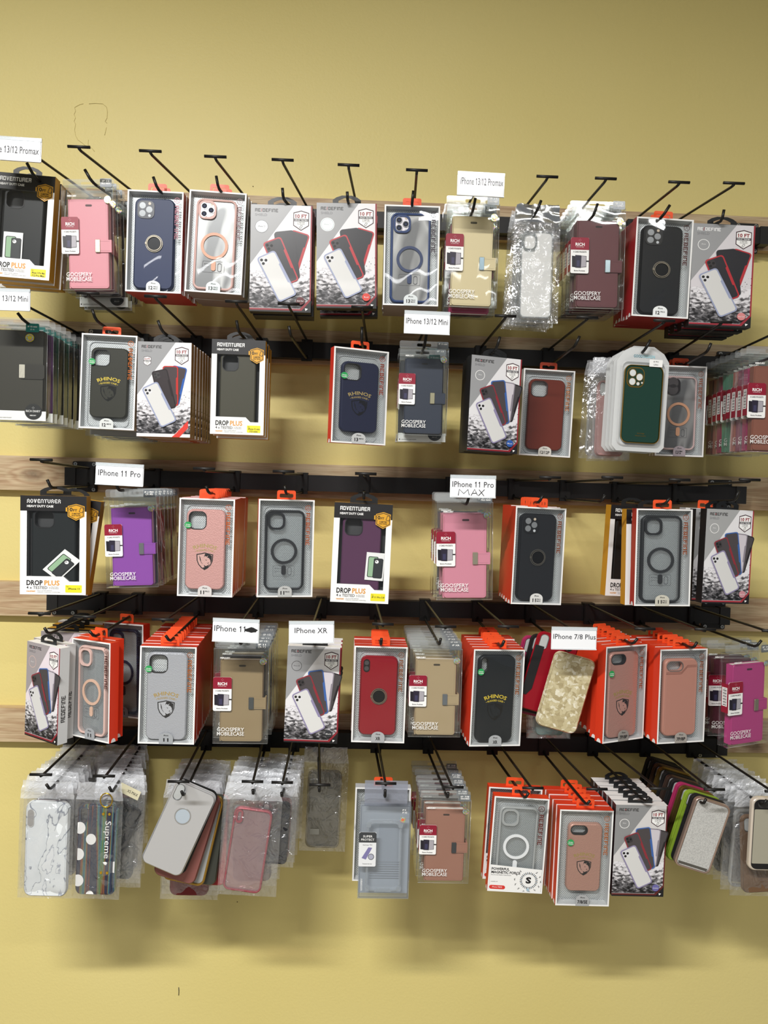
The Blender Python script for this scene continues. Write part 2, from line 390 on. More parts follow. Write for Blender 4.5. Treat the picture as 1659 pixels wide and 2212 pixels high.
def rhino(m, cx, cz, k, y, line, fill, bg):
    S = [(-1,.78),(-.5,.88),(0,1.0),(.5,.88),(1,.78),(.95,.0),(.75,-.5),(.4,-.9),(0,-1.15),(-.4,-.9),(-.75,-.5),(-.95,0)]
    A = [(cx+a*k, cz+b*k) for a, b in S]; B = [(cx+a*k*.88, cz+(b-.0)*k*.88) for a, b in S]
    m.strip(A, y, B, y, line)
    if bg: m.poly(B, y, bg)
    for sh in ([(.02,.86),(.5,.78),(.84,.62),(.82,.0),(.7,-.28),(.66,.1),(.5,.32),(.28,.4),(.42,.66),(.22,.5),(.02,.58),(-.12,.4),(-.02,.7)],
               [(-.1,-.52),(.15,-.66),(.4,-.54),(.62,-.32),(.38,-.78),(0,-1.02),(-.22,-.84),(.0,-.8)],
               [(-.66,.66),(-.5,.3),(-.42,-.15),(-.18,-.48),(-.4,-.28),(-.58,.1)], [(.08,.14),(.26,.1),(.16,.02)], [(.3,-.3),(.5,-.18),(.44,-.34)]):
        m.poly([(cx+a*k, cz+b*k) for a, b in sh], y-.0001, fill)

def lens(m, cx, cz, r, y, ringc=None):
    m.ring(cx, cz, r*.78, r, y-.0012, y, ringc or mat('8B8D90', .25, .8), 20)
    m.prism(circ(cx, cz, r*.8, 20), y-.0006, y, mat('23283A', .08, .1, 1)); m.poly(circ(cx, cz, r*.35, 12), y-.0007, mat('39425E', .1))

def phone_case(parent, st, name='phone_case', x0=-.041, x1=.037, z0=-.191, z1=-.016, y=.004, t=.010):
    """st: dict(kind, col, ...). Origin as the box."""
    m = M(); k = st['kind']; col = st.get('m') or mat(st['col'], st.get('rough', .42), st.get('metal', 0.0), st.get('coat', 0.0), .3)
    w = x1-x0; r = w*.17; h = z1-z0
    def L(i): return rr(x0+i, x1-i, z0+i, z1-i, max(r-i, .002), 6)
    cw, ch = w*.42, w*.44
    if st.get('cam') == 'pill': cw, ch = w*.17, w*.34
    if st.get('cam') == 'wide': cw, ch = w*.46, w*.24
    cx0 = x0+w*.075; cz1 = z1-w*.075
    cr = min(cw, ch)*(.48 if st.get('cam') in ('pill', 'wide') else .3)
    if k in ('mag', 'magclear', 'clearback'):
        fw = w*.055
        m.loft([(L(fw), y+.0008), (L(fw*.6), y), (L(fw*.2), y+.0004), (L(0), y+.0025), (L(0), y+t)], col, False, False)
        m.strip(L(fw), y+.0008, L(fw), y+t, col, True)
        if not st.get('nocam'): m.frame(rr(cx0-.001, cx0+cw, cz1-ch, cz1+.001, cr*1.15, 6), rr(cx0+.003, cx0+cw-.004, cz1-ch+.004, cz1-.003, cr, 6), y-.0006, y+.003, col)
    else:
        hole = rr(cx0, cx0+cw, cz1-ch, cz1, cr, 6)
        if k in ('ring', 'leatherback', 'plain', 'marble'):
            m.loft([(L(.0025), y), (L(.0008), y+.0012), (L(0), y+.003), (L(0), y+t)], col)
        else:
            m.loft([(L(.0025), y), (L(.0008), y+.0012), (L(0), y+.003), (L(0), y+t)], col, False, False)
            m.strip(L(.0025), y, hole, y, col); m.strip(hole, y, hole, y+t-.001, BLK if k == 'rhino' else col)
            m.frame(rr(cx0-.0016, cx0+cw+.0016, cz1-ch-.0016, cz1+.0016, cr*1.2, 6), hole, y-.0005, y+.001, st.get('rim') or BLK)
    if st.get('stitch'):
        sm = mat(st['stitch'], .6)
        n = int(h/.0032)
        for xs in (x0+.005, x1-.005):
            for i in range(2, n-2): m.box(xs-.0003, xs+.0003, y-.0003, y, z0+i*h/n, z0+i*h/n+.0019, sm, 'kb')
    c = m.build(name, parent)
    if k in ('mag', 'magclear', 'clearback'):
        b = M(); b.poly(L(w*.05), y+.003, {'mag': BRUSH_SHEEN, 'magclear': CASECLEAR, 'clearback': st.get('back', CASECLEAR)}[k])
        b.build('back_plate', c)
    if k in ('mag', 'magclear') or st.get('magring'):
        rc = mat(st.get('ringcol', st.get('col', 'F2F2F2')), .4); cx = (x0+x1)/2-.001; cz = z0+h*.485
        q = M(); q.ring(cx, cz, w*.265, w*.335, y+.0012, y+.003, rc, 36)
        q.prism(rr(cx-w*.055, cx+w*.055, cz-w*.62, cz-w*.37, w*.05, 4), y+.0012, y+.003, rc); q.build('magnet_ring', c)
        if k == 'mag' or st.get('print'):
            q = M(); g = mat('55565A', .5)
            A = rr(cx-w*.27, cx+w*.27, cz-w*.66, cz-w*.38, .002, 3); B = rr(cx-w*.265, cx+w*.265, cz-w*.655, cz-w*.385, .002, 3)
            q.strip(A, y+.0022, B, y+.0022, g); q.poly([(cx-w*.23, cz-w*.46), (cx-w*.19, cz-w*.46), (cx-w*.21, cz-w*.43)], y+.0022, g)
            q.text('Magnetic', cx-w*.18, cz-w*.46, .0022, g, y+.0022); q.text('attachment', cx-w*.23, cz-w*.53, .0016, g, y+.0022); q.text('area', cx-w*.23, cz-w*.57, .0016, g, y+.0022)
            q.strip(rr(cx+w*.1, cx+w*.2, cz-w*.63, cz-w*.42, .003, 3), y+.0022, rr(cx+w*.11, cx+w*.19, cz-w*.62, cz-w*.43, .003, 3), y+.0022, g)
            q.build('printed_mark', c)
    if st.get('lens'):
        q = M(); y2 = y-.0004; ll = st['lens']; lr = cw*.2
        base = mat('D9D3DA', .3, .3) if k == 'mag' else (st.get('m') or mat(st.get('lensbase', '101114'), .35))
        if k == 'mag': q.prism(rr(cx0+.003, cx0+cw-.003, cz1-ch+.003, cz1-.003, cr, 5), y+.0005, y+.003, base)
        else: q.prism(rr(cx0, cx0+cw, cz1-ch, cz1, cr, 5), y-.0012, y, base)
        ys = y+.0005 if k == 'mag' else y-.0012
        if ll == 3:
            for a, b2 in ((.3, .28), (.3, .72), (.7, .5)):
                if k == 'mag': lens(q, cx0+cw*a, cz1-ch*b2, lr, ys)
                else: q.poly(circ(cx0+cw*a, cz1-ch*b2, lr*.95, 20), ys-.0003, mat('8E9194', .2, .3))
            q.poly(circ(cx0+cw*.72, cz1-ch*.16, lr*.42, 12), ys-.0003, mat('C9B9A5', .3)); q.poly(circ(cx0+cw*.72, cz1-ch*.84, lr*.42, 12), ys-.0003, mat('C4C8CC', .3))
        elif ll == 'gold3':
            q = M(); q.prism(rr(cx0, cx0+cw, cz1-ch, cz1, cr, 5), y-.001, y, st.get('m') or mat(st['col'], .12, 0, 1))
            gm = mat('C79A3F', .2, .9)
            q.strip(rr(cx0-.0008, cx0+cw+.0008, cz1-ch-.0008, cz1+.0008, cr, 5), y-.0011, rr(cx0+.0003, cx0+cw-.0003, cz1-ch+.0003, cz1-.0003, cr, 5), y-.0011, gm)
            for a, b2, s_ in ((.3, .27, 1), (.3, .74, 1), (.73, .48, 1), (.66, .84, .5), (.9, .78, .3)):
                q.ring(cx0+cw*a, cz1-ch*b2, lr*.98*s_, lr*1.13*s_, y-.0018, y-.001, gm, 20); q.poly(circ(cx0+cw*a, cz1-ch*b2, lr*s_, 16), y-.0012, mat('D5D8D6', .5))
        elif ll == 2:
            q = M(); q.prism(rr(cx0, cx0+cw, cz1-ch, cz1, cr, 6), y-.0008, y, mat('1A1416', .3))
            for b2 in (.28, .72): q.poly(circ(cx0+cw*.5, cz1-ch*b2, cw*.36, 16), y-.001, mat('4A4647', .25))
        elif ll == 'hole':
            q = M(); q.prism(rr(cx0, cx0+cw, cz1-ch, cz1, cr, 6), y-.0006, y, st.get('holem') or mat('B4B7B6', .5))
            q.ring((2*cx0+cw)/2, cz1-ch/2, cw*.01, cw*.02, y-.0006, y, mat('999999'), 6)
            q.strip(rr(cx0-.0013, cx0+cw+.0013, cz1-ch-.0013, cz1+.0013, cr*1.1, 6), y-.0012, rr(cx0, cx0+cw, cz1-ch, cz1, cr, 6), y-.0006, st.get('rimm') or mat('9DA0A2', .2, .8))
        q.build('camera_cutout', c)
    if k == 'ring':
        q = M(); cx = (x0+x1)/2+.001; cz = z0+h*.5; mm = mat('B9B1A2', .18, 1.0)
        q.ring(cx, cz, w*.165, w*.185, y-.003, y, mm, 36); q.ring(cx, cz, w*.2, w*.215, y-.002, y-.0004, mm, 36)
        q.prism(circ(cx, cz, w*.16, 30), y-.0012, y, mat('17181B', .3, .7)); q.box(cx-w*.225, cx-w*.19, y-.003, y, cz-.002, cz+.002, mm)
        q.build('finger_ring', c)
    if k == 'rhino' or st.get('emblem'):
        q = M(); tc = st.get('txt', mat('B3923A', .5)); cx = (x0+x1)/2-.0005; cz = z0+h*.36
        q.text('RHINOS', cx, cz+w*.35, w*.095, tc, y-.0002, w=w*.58, bold=.02, arc=w*.62, al='c')
        q.text('• RUGGED CASE •', cx, cz+w*.26, w*.045, tc, y-.0002, w=w*.5, bold=.02, arc=w*.6, al='c')
        rhino(q, cx, cz, w*.215, y-.0002, st.get('line', BLK), st.get('line', BLK), st.get('shieldbg'))
        q.build('rhino_print', c)
    if st.get('steps'):     # leather wallet back with stepped stitched top
        q = M(); mt = mat(st['steps'], .5); zz = cz1-ch
        for off in (0, .003):
            pts = [(x0+.004, zz-.004-off), (x0+w*.5, zz-.004-off), (x0+w*.6, zz+.004-off), (x0+w*.68, cz1-.008-off), (x1-.004, cz1-.008-off)]
            for a, b2 in zip(pts, pts[1:]):
                dx, dz = b2[0]-a[0], b2[1]-a[1]; L_ = sqrt(dx*dx+dz*dz); nx, nz = -dz/L_*.0006, dx/L_*.0006
                q.poly([(a[0]-nx, a[1]-nz), (a[0]+nx, a[1]+nz), (b2[0]+nx, b2[1]+nz), (b2[0]-nx, b2[1]-nz)], y-.0003, mt)
        q.build('stitched_seam', c)
    return c

def wide_logo(m, x, z, h, w, mt, y, rotd=0):
    """squared block lettering of the maker's name as on the boxes"""
    m.block('RE<EFINE', x, z, h, w, mt, y, rotd)

def red_box(key, st, lab, logo='B5642E', lx=None, cs=None, promo=False, side='D8401F', tabc='F2592B', labc='C9CBCB', gap=False):
    root = empty('window_box')
    D = .0228; S = mat(side, .42)
    m = M()
    m.box(-W/2, W/2, 0, D, -H, 0, S, ('f',))
    m.strip([(-W/2, 0), (W/2, 0), (W/2, -H), (-W/2, -H)], -.0002, [(-W/2+.003, -.003), (W/2-.003, -.003), (W/2-.003, -H+.003), (-W/2+.003, -H+.003)], -.0002, WHITE)
    m.strip([(-W/2, 0), (W/2, 0), (W/2, -H), (-W/2, -H)], 0, [(-W/2, 0), (W/2, 0), (W/2, -H), (-W/2, -H)], -.0002, WHITE)
    q = [(-W/2+.003, -.003), (W/2-.003, -.003), (W/2-.003, -H+.003), (-W/2+.003, -H+.003)]
    q2 = [(-W/2+.0055, -.006), (W/2-.0055, -.006), (W/2-.0055, -H+.006), (-W/2+.0055, -H+.006)]
    m.strip(q, -.0002, q2, .0145, mat('C9CBCC', .35, .3))
    # white half-moon finger notch and fine print on the side faces
    m.add([(-W/2-.0002, .011+.006*sin(a), -H+.008*cos(a)) for a in [(-90+18*i)*pi/180 for i in range(11)]], [tuple(range(11))], WHITE)
    m.add([(W/2+.0002, .011+.006*sin(a), -H+.008*cos(a)) for a in [(90-18*i)*pi/180 for i in range(11)]], [tuple(range(11))], WHITE)
    m.build('carton', root, ('redcarton', side))
    i = M(); i.poly(q2, .0146, DOTS)
    i.strip(rr(-.044, .04, -.194, -.014, .012, 5), .0128, rr(-.0425, .0385, -.1925, -.0155, .011, 5), .0128, mat('C8CCCE', .2, .4))
    i.build('silver_insert', root, 'insert')
    c = cs or {}
    phone_case(root, st, y=.0035, **c)
    if st['kind'] == 'rhino':
        gx, gz = c['x0']+.004, c['z1']-(c['x1']-c['x0'])*(.42 if st.get('cam') != 'wide' else .55); gs = M(); gs.prism(circ(gx, gz, .0068, 20), -.0004, .0003, mat('2E9E56', .4))
        gs.text('Wireless', gx, gz-.0001, .0021, WHT, -.0006, w=.0095, bold=.02, al='c'); gs.text('Charging', gx, gz-.0033, .0021, WHT, -.0006, w=.0105, bold=.02, al='c'); gs.build('round_sticker', root)
    wn = M(); wn.poly(q, .0006, WINDOW); lg = mat(logo, .3, .35)
    if not promo:
        wn.strip(circ(X(.885), Z(.085), .0058, 20), .0004, circ(X(.885), Z(.085), .0048, 20), .0004, lg)
        wn.strip([(X(.885), Z(.085)+.0032), (X(.885)+.003, Z(.085)-.002), (X(.885)-.003, Z(.085)-.002)], .0004, [(X(.885), Z(.085)+.002), (X(.885)+.0018, Z(.085)-.0013), (X(.885)-.0018, Z(.085)-.0013)], .0004, lg)
        wide_logo(wn, X(.85), Z(.135), .0078, .066, lg, .0004, pi/2)
    else:
        lg = mat('5E1D18', .4)
        wn.strip(circ(X(.87), Z(.11), .0062, 20), .0004, circ(X(.87), Z(.11), .005, 20), .0004, lg)
        wn.strip([(X(.87), Z(.11)+.0035), (X(.87)+.0033, Z(.11)-.0023), (X(.87)-.0033, Z(.11)-.0023)], .0004, [(X(.87), Z(.11)+.002), (X(.87)+.0018, Z(.11)-.0013), (X(.87)-.0018, Z(.11)-.0013)], .0004, lg)
        wide_logo(wn, X(.84), Z(.17), .0085, .064, lg, .0004, pi/2)
    wn.build('clear_window', root, ('win', logo, promo))
    if promo:
        p = M(); y = .0002; p.poly([(X(.03), Z(.985)), (X(.03), Z(.72)), (X(.97), Z(.75)), (X(.97), Z(.985))], y, WHITE); y = 0
        p.text('POWERFUL', X(.05), Z(.775), .0052, BLK, y, w=.036, bold=.03); p.text('MAGNETIC FORCE', X(.05), Z(.81), .0052, BLK, y, w=.058, bold=.03)
        p.text('Secure and Stable Attachment', X(.05), Z(.83), .0022, INK, y, w=.04); p.text('compatible with', X(.05), Z(.9), .0018, INK, y)
        p.prism(rr(X(.03), X(.32), Z(.975), Z(.935), .004), -.0002, y, mat('D8352E', .4)); p.text('iPhone 7/8/SE', X(.175), Z(.96), .003, WHT, -.0003, al='c')
        for k in range(30):
            a = k*2*pi/30; cx, cz = X(.74), Z(.87)
            p.poly(rot([(cx-.0008, cz+.0135), (cx+.0008, cz+.0135), (cx+.0006, cz+.018), (cx-.0006, cz+.018)], a, cx, cz), -.0002, mat('4A6070' if k % 2 else '1D2126', .4))
        p.text('S', X(.735), Z(.895), .012, BLK, -.0002, w=.011, bold=.05, al='c'); p.prism(circ(X(.735), Z(.965), .003, 10), -.001, 0, mat('A9C2D0', .3))
        for k in range(14):
            a = .4+k*2*pi/14; cx = X(.72)+.026*cos(a); cz = Z(.87)+.0235*sin(a)
            if cz > Z(.77) or cx > X(.96): continue
            p.poly(rot([(cx-.001, cz+.001), (cx+.001, cz+.0026), (cx, cz), (cx+.0018, cz-.0004), (cx-.0014, cz-.003), (cx-.0002, cz-.0006)], a, cx, cz), -.0002, BLK)
        p.build('printed_card', root)
    elif lab:
        p = M(); x0, x1 = X(.375), X(.625); zt = -H*.885
        pts = [(x1, -H)]+[(0+.01375*cos(a), zt-.010+.010*sin(a)) for a in [i*pi/10 for i in range(11)]]+[(x0, -H)]
        p.prism(pts[::-1], -.0009, .0003, mat(labc, .45))
        p.text('iPhone', 0, -H+.0165, .0028, INK, -.0011, al='c', bold=.02)
        big, sup = lab
        if sup:
            wb = .0075 if len(big) < 3 else .012
            p.text(big, -.0085, -H+.0055, .0068, BLK, -.0011, w=wb, bold=.035)
            for j, s_ in enumerate(sup.split(' ')):
                p.text(s_, .0005, -H+.0095-.0036*j, .0027, BLK, -.0011, w=.0088 if len(s_) > 2 else .006, bold=.02)
        else: p.text(big, 0, -H+.0055, .0066, BLK, -.0011, w=.005*len(big) if len(big) < 4 else .0205, bold=.03, al='c')
        p.build('model_label', root)
    hang_tab(root, 'orange', tabc)
    return root

def photo_phone(m, cx, cz, L, wd, a, y, back, edge, cam=False, notch=True):
    """flat printed picture of a phone case on card"""
    A = rot(rr(cx-wd/2, cx+wd/2, cz-L/2, cz+L/2, wd*.16, 4), a, cx, cz); B = rot(rr(cx-wd/2+wd*.07, cx+wd/2-wd*.07, cz-L/2+wd*.07, cz+L/2-wd*.07, wd*.12, 4), a, cx, cz)
    m.poly(A, y, edge); m.poly(B, y-.00012, back)
    m.poly(rot([(cx+wd*.36, cz+L*.2), (cx+wd*.5, cz+L*.24), (cx+wd*.5, cz-L*.24), (cx+wd*.36, cz-L*.2)], a, cx, cz), y-.00018, edge)
    if cam:
        C = rot(rr(cx-wd*.4, cx-wd*.02, cz+L*.5-wd*.5, cz+L*.5-wd*.1, wd*.1, 4), a, cx, cz); m.poly(C, y-.0002, mat('DADADC', .4) if cam == 3 else mat('3A3638', .4))
        for p in ((-.31, .2), (-.31, .4), (-.12, .3)):
            q = rot([(cx+wd*p[0], cz+L*.5-wd*p[1])], a, cx, cz)[0]; m.poly(circ(q[0], q[1], wd*.075, 10), y-.0003, BLK)
def badge10(m, cx, cz, k, y):
    S = [(-.9,.78),(0,1),(.9,.78),(.9,-.5),(0,-1),(-.9,-.5)]
    P_ = lambda s_: [(cx+a*k*s_*.95, cz+b*k*1.15*s_) for a, b in S]
    m.poly(P_(1), y, mat('3A1A26', .4)); m.poly(P_(.9), y-.0001, WHT)
    m.poly([(cx-.76*k, cz-.08*k), (cx-.76*k, cz+.2*k), (cx+.76*k, cz+.2*k), (cx+.76*k, cz-.08*k)], y-.0002, mat('2B2530', .4))
    m.text('10 FT', cx, cz+.3*k, .4*k, mat('8E1B25', .4), y-.0003, w=1.25*k, bold=.03, al='c'); m.text('DROP TESTED', cx, cz-.02*k, .15*k, WHT, y-.0003, w=1.35*k, bold=.02, al='c')
    m.text('3 METER', cx, cz-.3*k, .15*k, INK, y-.0003, w=.8*k, al='c'); m.text('MILITARY GRADE', cx, cz-.44*k, .08*k, INK, y-.0003, w=.8*k, al='c')
    m.strip(rot(rr(cx-.12*k, cx+.1*k, cz-.9*k, cz-.5*k, .04*k, 2), .5, cx, cz-.7*k), y-.0002, rot(rr(cx-.08*k, cx+.06*k, cz-.86*k, cz-.54*k, .03*k, 2), .5, cx, cz-.7*k), y-.0002, INK)

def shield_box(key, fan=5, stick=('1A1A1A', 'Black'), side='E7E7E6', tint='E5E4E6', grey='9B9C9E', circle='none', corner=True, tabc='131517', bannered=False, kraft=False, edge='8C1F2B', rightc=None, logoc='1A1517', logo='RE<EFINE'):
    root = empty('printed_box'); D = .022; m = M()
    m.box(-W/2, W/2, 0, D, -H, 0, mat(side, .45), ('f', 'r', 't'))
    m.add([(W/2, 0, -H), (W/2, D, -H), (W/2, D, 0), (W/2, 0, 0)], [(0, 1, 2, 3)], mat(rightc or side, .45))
    m.add([(-W/2, 0, 0), (W/2, 0, 0), (W/2, D, 0), (-W/2, D, 0)], [(0, 1, 2, 3)], WHITE if not kraft else mat('C8C4BC', .5))
    m.poly([(-W/2, 0), (W/2, 0), (W/2, -H), (-W/2, -H)], 0, mat(tint, .32, 0, .25))
    y = -.0001
    m.poly([(X(0), Z(0)), (X(.7), Z(0)), (X(0), Z(.56))], y, mat(grey, .32, 0, .3))
    m.poly([(X(0), Z(.965)), (X(0), Z(.62)), (X(1), Z(.62)), (X(1), Z(.965))], y, RUBBLE)
    rng = random.Random(3)
    for k in range(26):
        a, b = rng.uniform(.62, .97), rng.uniform(.5, .66)
        if k % 4 == 0: a = rng.uniform(.03, .3); b = rng.uniform(.6, .68)
        s_ = rng.uniform(.0004, .0012); m.poly([(X(a), Z(b)), (X(a)+s_, Z(b)+s_*.6), (X(a)+s_*1.3, Z(b)-s_*.7), (X(a)+.2*s_, Z(b)-s_)], y-.0001, INK)
    rd = mat(edge, .4, 0, .2)
    if corner:
        m.poly([(X(0), Z(.968)), (X(.82), Z(.968)), (X(.975), Z(.875)), (X(.975), 0), (X(1), 0), (X(1), Z(.885)), (X(.85), Z(.985)), (X(0), Z(.985))][::-1], y-.0001, rd)
        m.poly([(X(0), Z(.985)), (X(.85), Z(.985)), (X(1), Z(.885)), (X(1), Z(1)), (X(0), Z(1))], y-.0001, BLK)
        m.poly([(X(.905), Z(.96)), (X(.955), Z(.965)), (X(.915), Z(.985))], y-.0002, WHT)
    if bannered:
        m.poly([(X(.66), Z(1)), (X(.96), Z(.82)), (X(.96), Z(.9)), (X(.8), Z(1))], y-.0002, mat('D8382C', .4)); m.text('iPhone 12 Mini', X(.7), Z(.985), .0028, WHT, y-.0004, w=.028, rotd=-.83)
    m.block(logo, X(.07), Z(.068), .0062, .041, mat(logoc, .4), y-.0001, red=mat('9C2027', .4))
    m.text('SHIELD', X(.07), Z(.108), .0048, mat('6A6B6E' if logoc != 'F4F4F4' else '77787A', .4) if key != 'wl' else WHT, y-.0001, w=.0215)
    cx, cz = X(.18), Z(.205)
    if circle == 'ring': m.strip(circ(cx, cz, .0105), y-.0001, circ(cx, cz, .0094), y-.0001, WHT); m.text('iPhone', cx, cz, .0022, WHT, y-.0001, al='c')
    elif circle == 'dark': m.strip(circ(cx, cz, .0105), y-.0001, circ(cx, cz, .0097), y-.0001, INK); m.text('iPhone XR', cx, cz-.001, .0024, INK, y-.0001, al='c')
    elif circle == 'pink': m.strip(circ(cx, cz, .0125), y-.0001, circ(cx, cz, .0115), y-.0001, mat('D9B9AE', .4)); m.text('iPhone 11', cx, cz-.001, .0022, WHT, y-.0001, al='c')
    elif circle == 'silver': m.poly(circ(cx, cz, .0118), y-.0001, mat('9FA1A3', .2, .6)); m.strip(circ(cx, cz, .0118), y-.0002, circ(cx, cz, .011), y-.0002, mat('6F7173', .3)); m.text('iPhone 12', cx, cz-.001, .0026, mat('7F8183', .4), y-.0003, al='c')
    elif circle == 'bright': m.poly(circ(cx, cz, .0128), y-.0001, mat('F4F6F6', .3)); m.strip(circ(cx, cz, .0115), y-.0002, circ(cx, cz, .0107), y-.0002, mat('A9BEBE', .3)); m.text('iPhone 12', cx, cz-.001, .0026, mat('9FB0B0', .4), y-.0003, al='c')
    elif circle == 'crest': badge10(m, cx, cz, .009, y-.0001)
    badge10(m, X(.82), Z(.14), .0165, y-.0001)
    fans = {3: [(.71, .46, .44, .31, .28, '2B2B30', 'B8323A'), (.60, .47, .46, .33, -.14, '2B2B30', '2B2B30'), (.5, .53, .44, .32, -.4, '2F2E33', 'B8323A')],
            5: [(.82, .46, .40, .28, .25, '4A4648', '242024'), (.72, .46, .42, .28, .08, 'CFC9D0', '8D8690'), (.60, .47, .46, .29, -.16, '4A4547', '3D64A8'), (.46, .52, .44, .30, -.40, '4A4547', '8C2E38')],
            4: [(.72, .45, .40, .28, .20, '4A4042', '2F5FB0'), (.62, .46, .42, .29, -.02, '4A4042', 'C0322E'), (.50, .50, .42, .30, -.25, '3A3436', '2A2426')]}[fan]
    for i, (a, b, L, wd, an, bc, ec) in enumerate(fans): photo_phone(m, X(a), Z(b), L*H, wd*W, an, y-.0003-.0005*i, mat(bc, .3, 0, .2), mat(ec, .3, 0, .2), cam=(2 if i == len(fans)-1 else False))
    f0 = (X(.44), Z(.67)) if fan != 4 else (X(.42), Z(.66))
    photo_phone(m, f0[0], f0[1], H*.46, W*.33, -.47, y-.0024, mat('D8D8D6', .3, 0, .2), mat('8E86A8' if fan == 5 else '9BA3C0', .3, 0, .2), cam=3)
    if stick:
        m.prism(circ(X(.83), Z(.895), .0075, 20), -.0031, -.0028, mat(stick[0], .4)); m.text(stick[1], X(.83), Z(.902), .0026, WHT, -.0034, w=min(.011, .0026*len(stick[1])), al='c')
    g = mat('5A4A3A', .6) if kraft else (mat('2A2628', .5) if not corner or side > 'A' else mat('D9D9D9', .5))
    q = M(); q.block('REDEFINE', 0, 0, .0095, .055, g, 0)
    m.add([(W/2+.0002, .0155-z_, -.155+x_) for x_, y_, z_ in q.v], q.f, g)   # name printed up the right side face
    m.build('carton', root)
    hang_tab(root, 'black', tabc, .011)
    return root

def adv_box(key, st, sticker, picture=None, tall=False):
    root = empty('windowed_box'); D = .024; m = M(); G = mat('D39A2A', .5)
    m.box(-W/2, W/2, 0, D, -H, 0, G, ('f',))
    A = [(-W/2, 0), (W/2, 0), (W/2, -H), (-W/2, -H)]
    hb = Z(.155); hx0, hx1, hz0 = X(.1), X(.9), Z(.865)
    K = mat('1C1B1D', .45); y = 0
    m.poly([(-W/2, 0), (W/2, 0), (W/2, hb), (-W/2, hb)], y, K)
    m.poly([(-W/2, hb), (hx0, hb), (hx0, Z(.815)), (-W/2, Z(.815))], y, WHT); m.poly([(hx1, hb), (W/2, hb), (W/2, hz0), (hx1, hz0)], y, WHT)
    m.poly([(-W/2, Z(.815)), (X(.66), Z(.815)), (X(.75), hz0), (W/2, hz0), (W/2, -H), (-W/2, -H)], y, WHT)
    holeL = [(hx0, hb), (hx1, hb), (hx1, hz0), (X(.75), hz0), (X(.66), Z(.815)), (hx0, Z(.815))]
    m.strip(holeL, 0, holeL, .012, mat('6E6F70', .5)); m.poly(A, .0205, mat('3A3B3C', .6))
    y = -.0001
    m.block('ADVENTURER', X(.1), Z(.075), .0078, .056, WHT, y); m.text('HEAVY DUTY CASE', X(.1), Z(.117), .0042, WHT, y, w=.044, bold=.03)
    m.text('DROP', X(.1), Z(.905), .0098, BLK, y, w=.027, bold=.035); m.text('PLUS', X(.37), Z(.905), .0098, mat('D9963E', .45), y, w=.0255, bold=.03)
    m.text('4 x TESTED', X(.1), Z(.943), .0054, BLK, y, w=.035, bold=.012); m.text('to MILITARY', X(.44), Z(.929), .0022, INK, y, w=.0165); m.text('STANDARD', X(.44), Z(.943), .0022, INK, y, w=.0165)
    m.text('maxshield', X(.1), Z(.973), .0032, mat('D9963E', .45), y, w=.0145, bold=.04); m.text('- MULTI-LAYER DEFENSE', X(.25), Z(.965), .0018, INK, y, w=.026); m.text('- WIRELESS CHARGING COMPATIBLE', X(.25), Z(.98), .0018, INK, y, w=.04)
    # hexagonal yellow badge
    S = [(-.85,.72),(0,1),(.85,.72),(.85,-.55),(0,-1.05),(-.85,-.55)]; cx, cz, k = X(.845), Z(.16), .0165; yb = -.0004; BG = mat('D9A02E', .4)
    f_ = lambda s_: [(cx+a*k*s_, cz+b*k*s_) for a, b in S]
    m.prism(f_(1), yb, 0, BG); m.strip(f_(.9), yb-.0001, f_(.82), yb-.0001, INK)
    m.poly([(cx-1.05*k, cz+.05*k), (cx-1.05*k, cz+.55*k), (cx+.1*k, cz+.55*k), (cx+.1*k, cz+.05*k)], yb-.0002, BG)
    m.text('10', cx-.88*k, cz+.1*k, .42*k, BLK, yb-.0003, w=.54*k, bold=.03); m.text('FT', cx-.3*k, cz+.1*k, .25*k, BLK, yb-.0003, w=.4*k, bold=.03)
    m.text('3-METER', cx, cz-.28*k, .16*k, BLK, yb-.0003, w=.85*k, bold=.02, al='c'); m.text('DROP TESTED', cx, cz-.5*k, .13*k, BLK, yb-.0003, w=.9*k, bold=.02, al='c')
    m.strip(rot(rr(cx+.35*k, cx+.75*k, cz-.05*k, cz+.55*k, .05*k, 2), .3, cx+.55*k, cz+.25*k), yb-.0003, rot(rr(cx+.4*k, cx+.7*k, cz, cz+.5*k, .05*k, 2), .3, cx+.55*k, cz+.25*k), yb-.0003, INK)
    if sticker:
        x0 = X(.69); m.prism(rr(x0, X(.94), Z(.975), Z(.9), .001, 2), -.0004, 0, mat('EFE22E', .45)); m.text('for', x0+.002, Z(.921), .0026, INK, -.0006)
        for j, s_ in enumerate(sticker.split('|')): m.text(s_, x0+.0025 if len(s_) > 9 else x0+.005, Z(.945)-.0052*j, .0034, INK, -.0006, w=min(.0235, .0021*len(s_)), bold=.02)
    m.build('carton', root)
    phone_case(root, st, x0=-.038, x1=.036, z0=-.185, z1=-.026, y=.0055, t=.011)
    if picture is not None:
        px, pz, an = picture; p = M(); y = .0032
        p.poly(rot(rr(px-.0175, px+.0175, pz-.028, pz+.028, .0003, 1), an, px, pz), y, WHT)
        photo_phone(p, *rot([(px-.004, pz-.001)], an, px, pz)[0], .042, .019, an, y-.0002, mat('9DBF9B', .3), mat('2A2E2C', .3)); photo_phone(p, *rot([(px+.006, pz-.003)], an, px, pz)[0], .04, .018, an, y-.0007, mat('333638', .4), mat('222427', .4))
        q = rot([(px+.003, pz+.01)], an, px, pz)[0]; p.poly(circ(q[0], q[1], .0035, 12), y-.0011, WHT); p.poly(circ(q[0]-.001, q[1]+.001, .0012, 8), y-.0012, BLK)
        p.build('printed_card', root)
    w_ = M(); w_.poly(holeL, .0022, WINDOW); w_.build('clear_window', root, 'advwin')
    hang_tab(root, 'black', '1E1F20', .011)
    return root

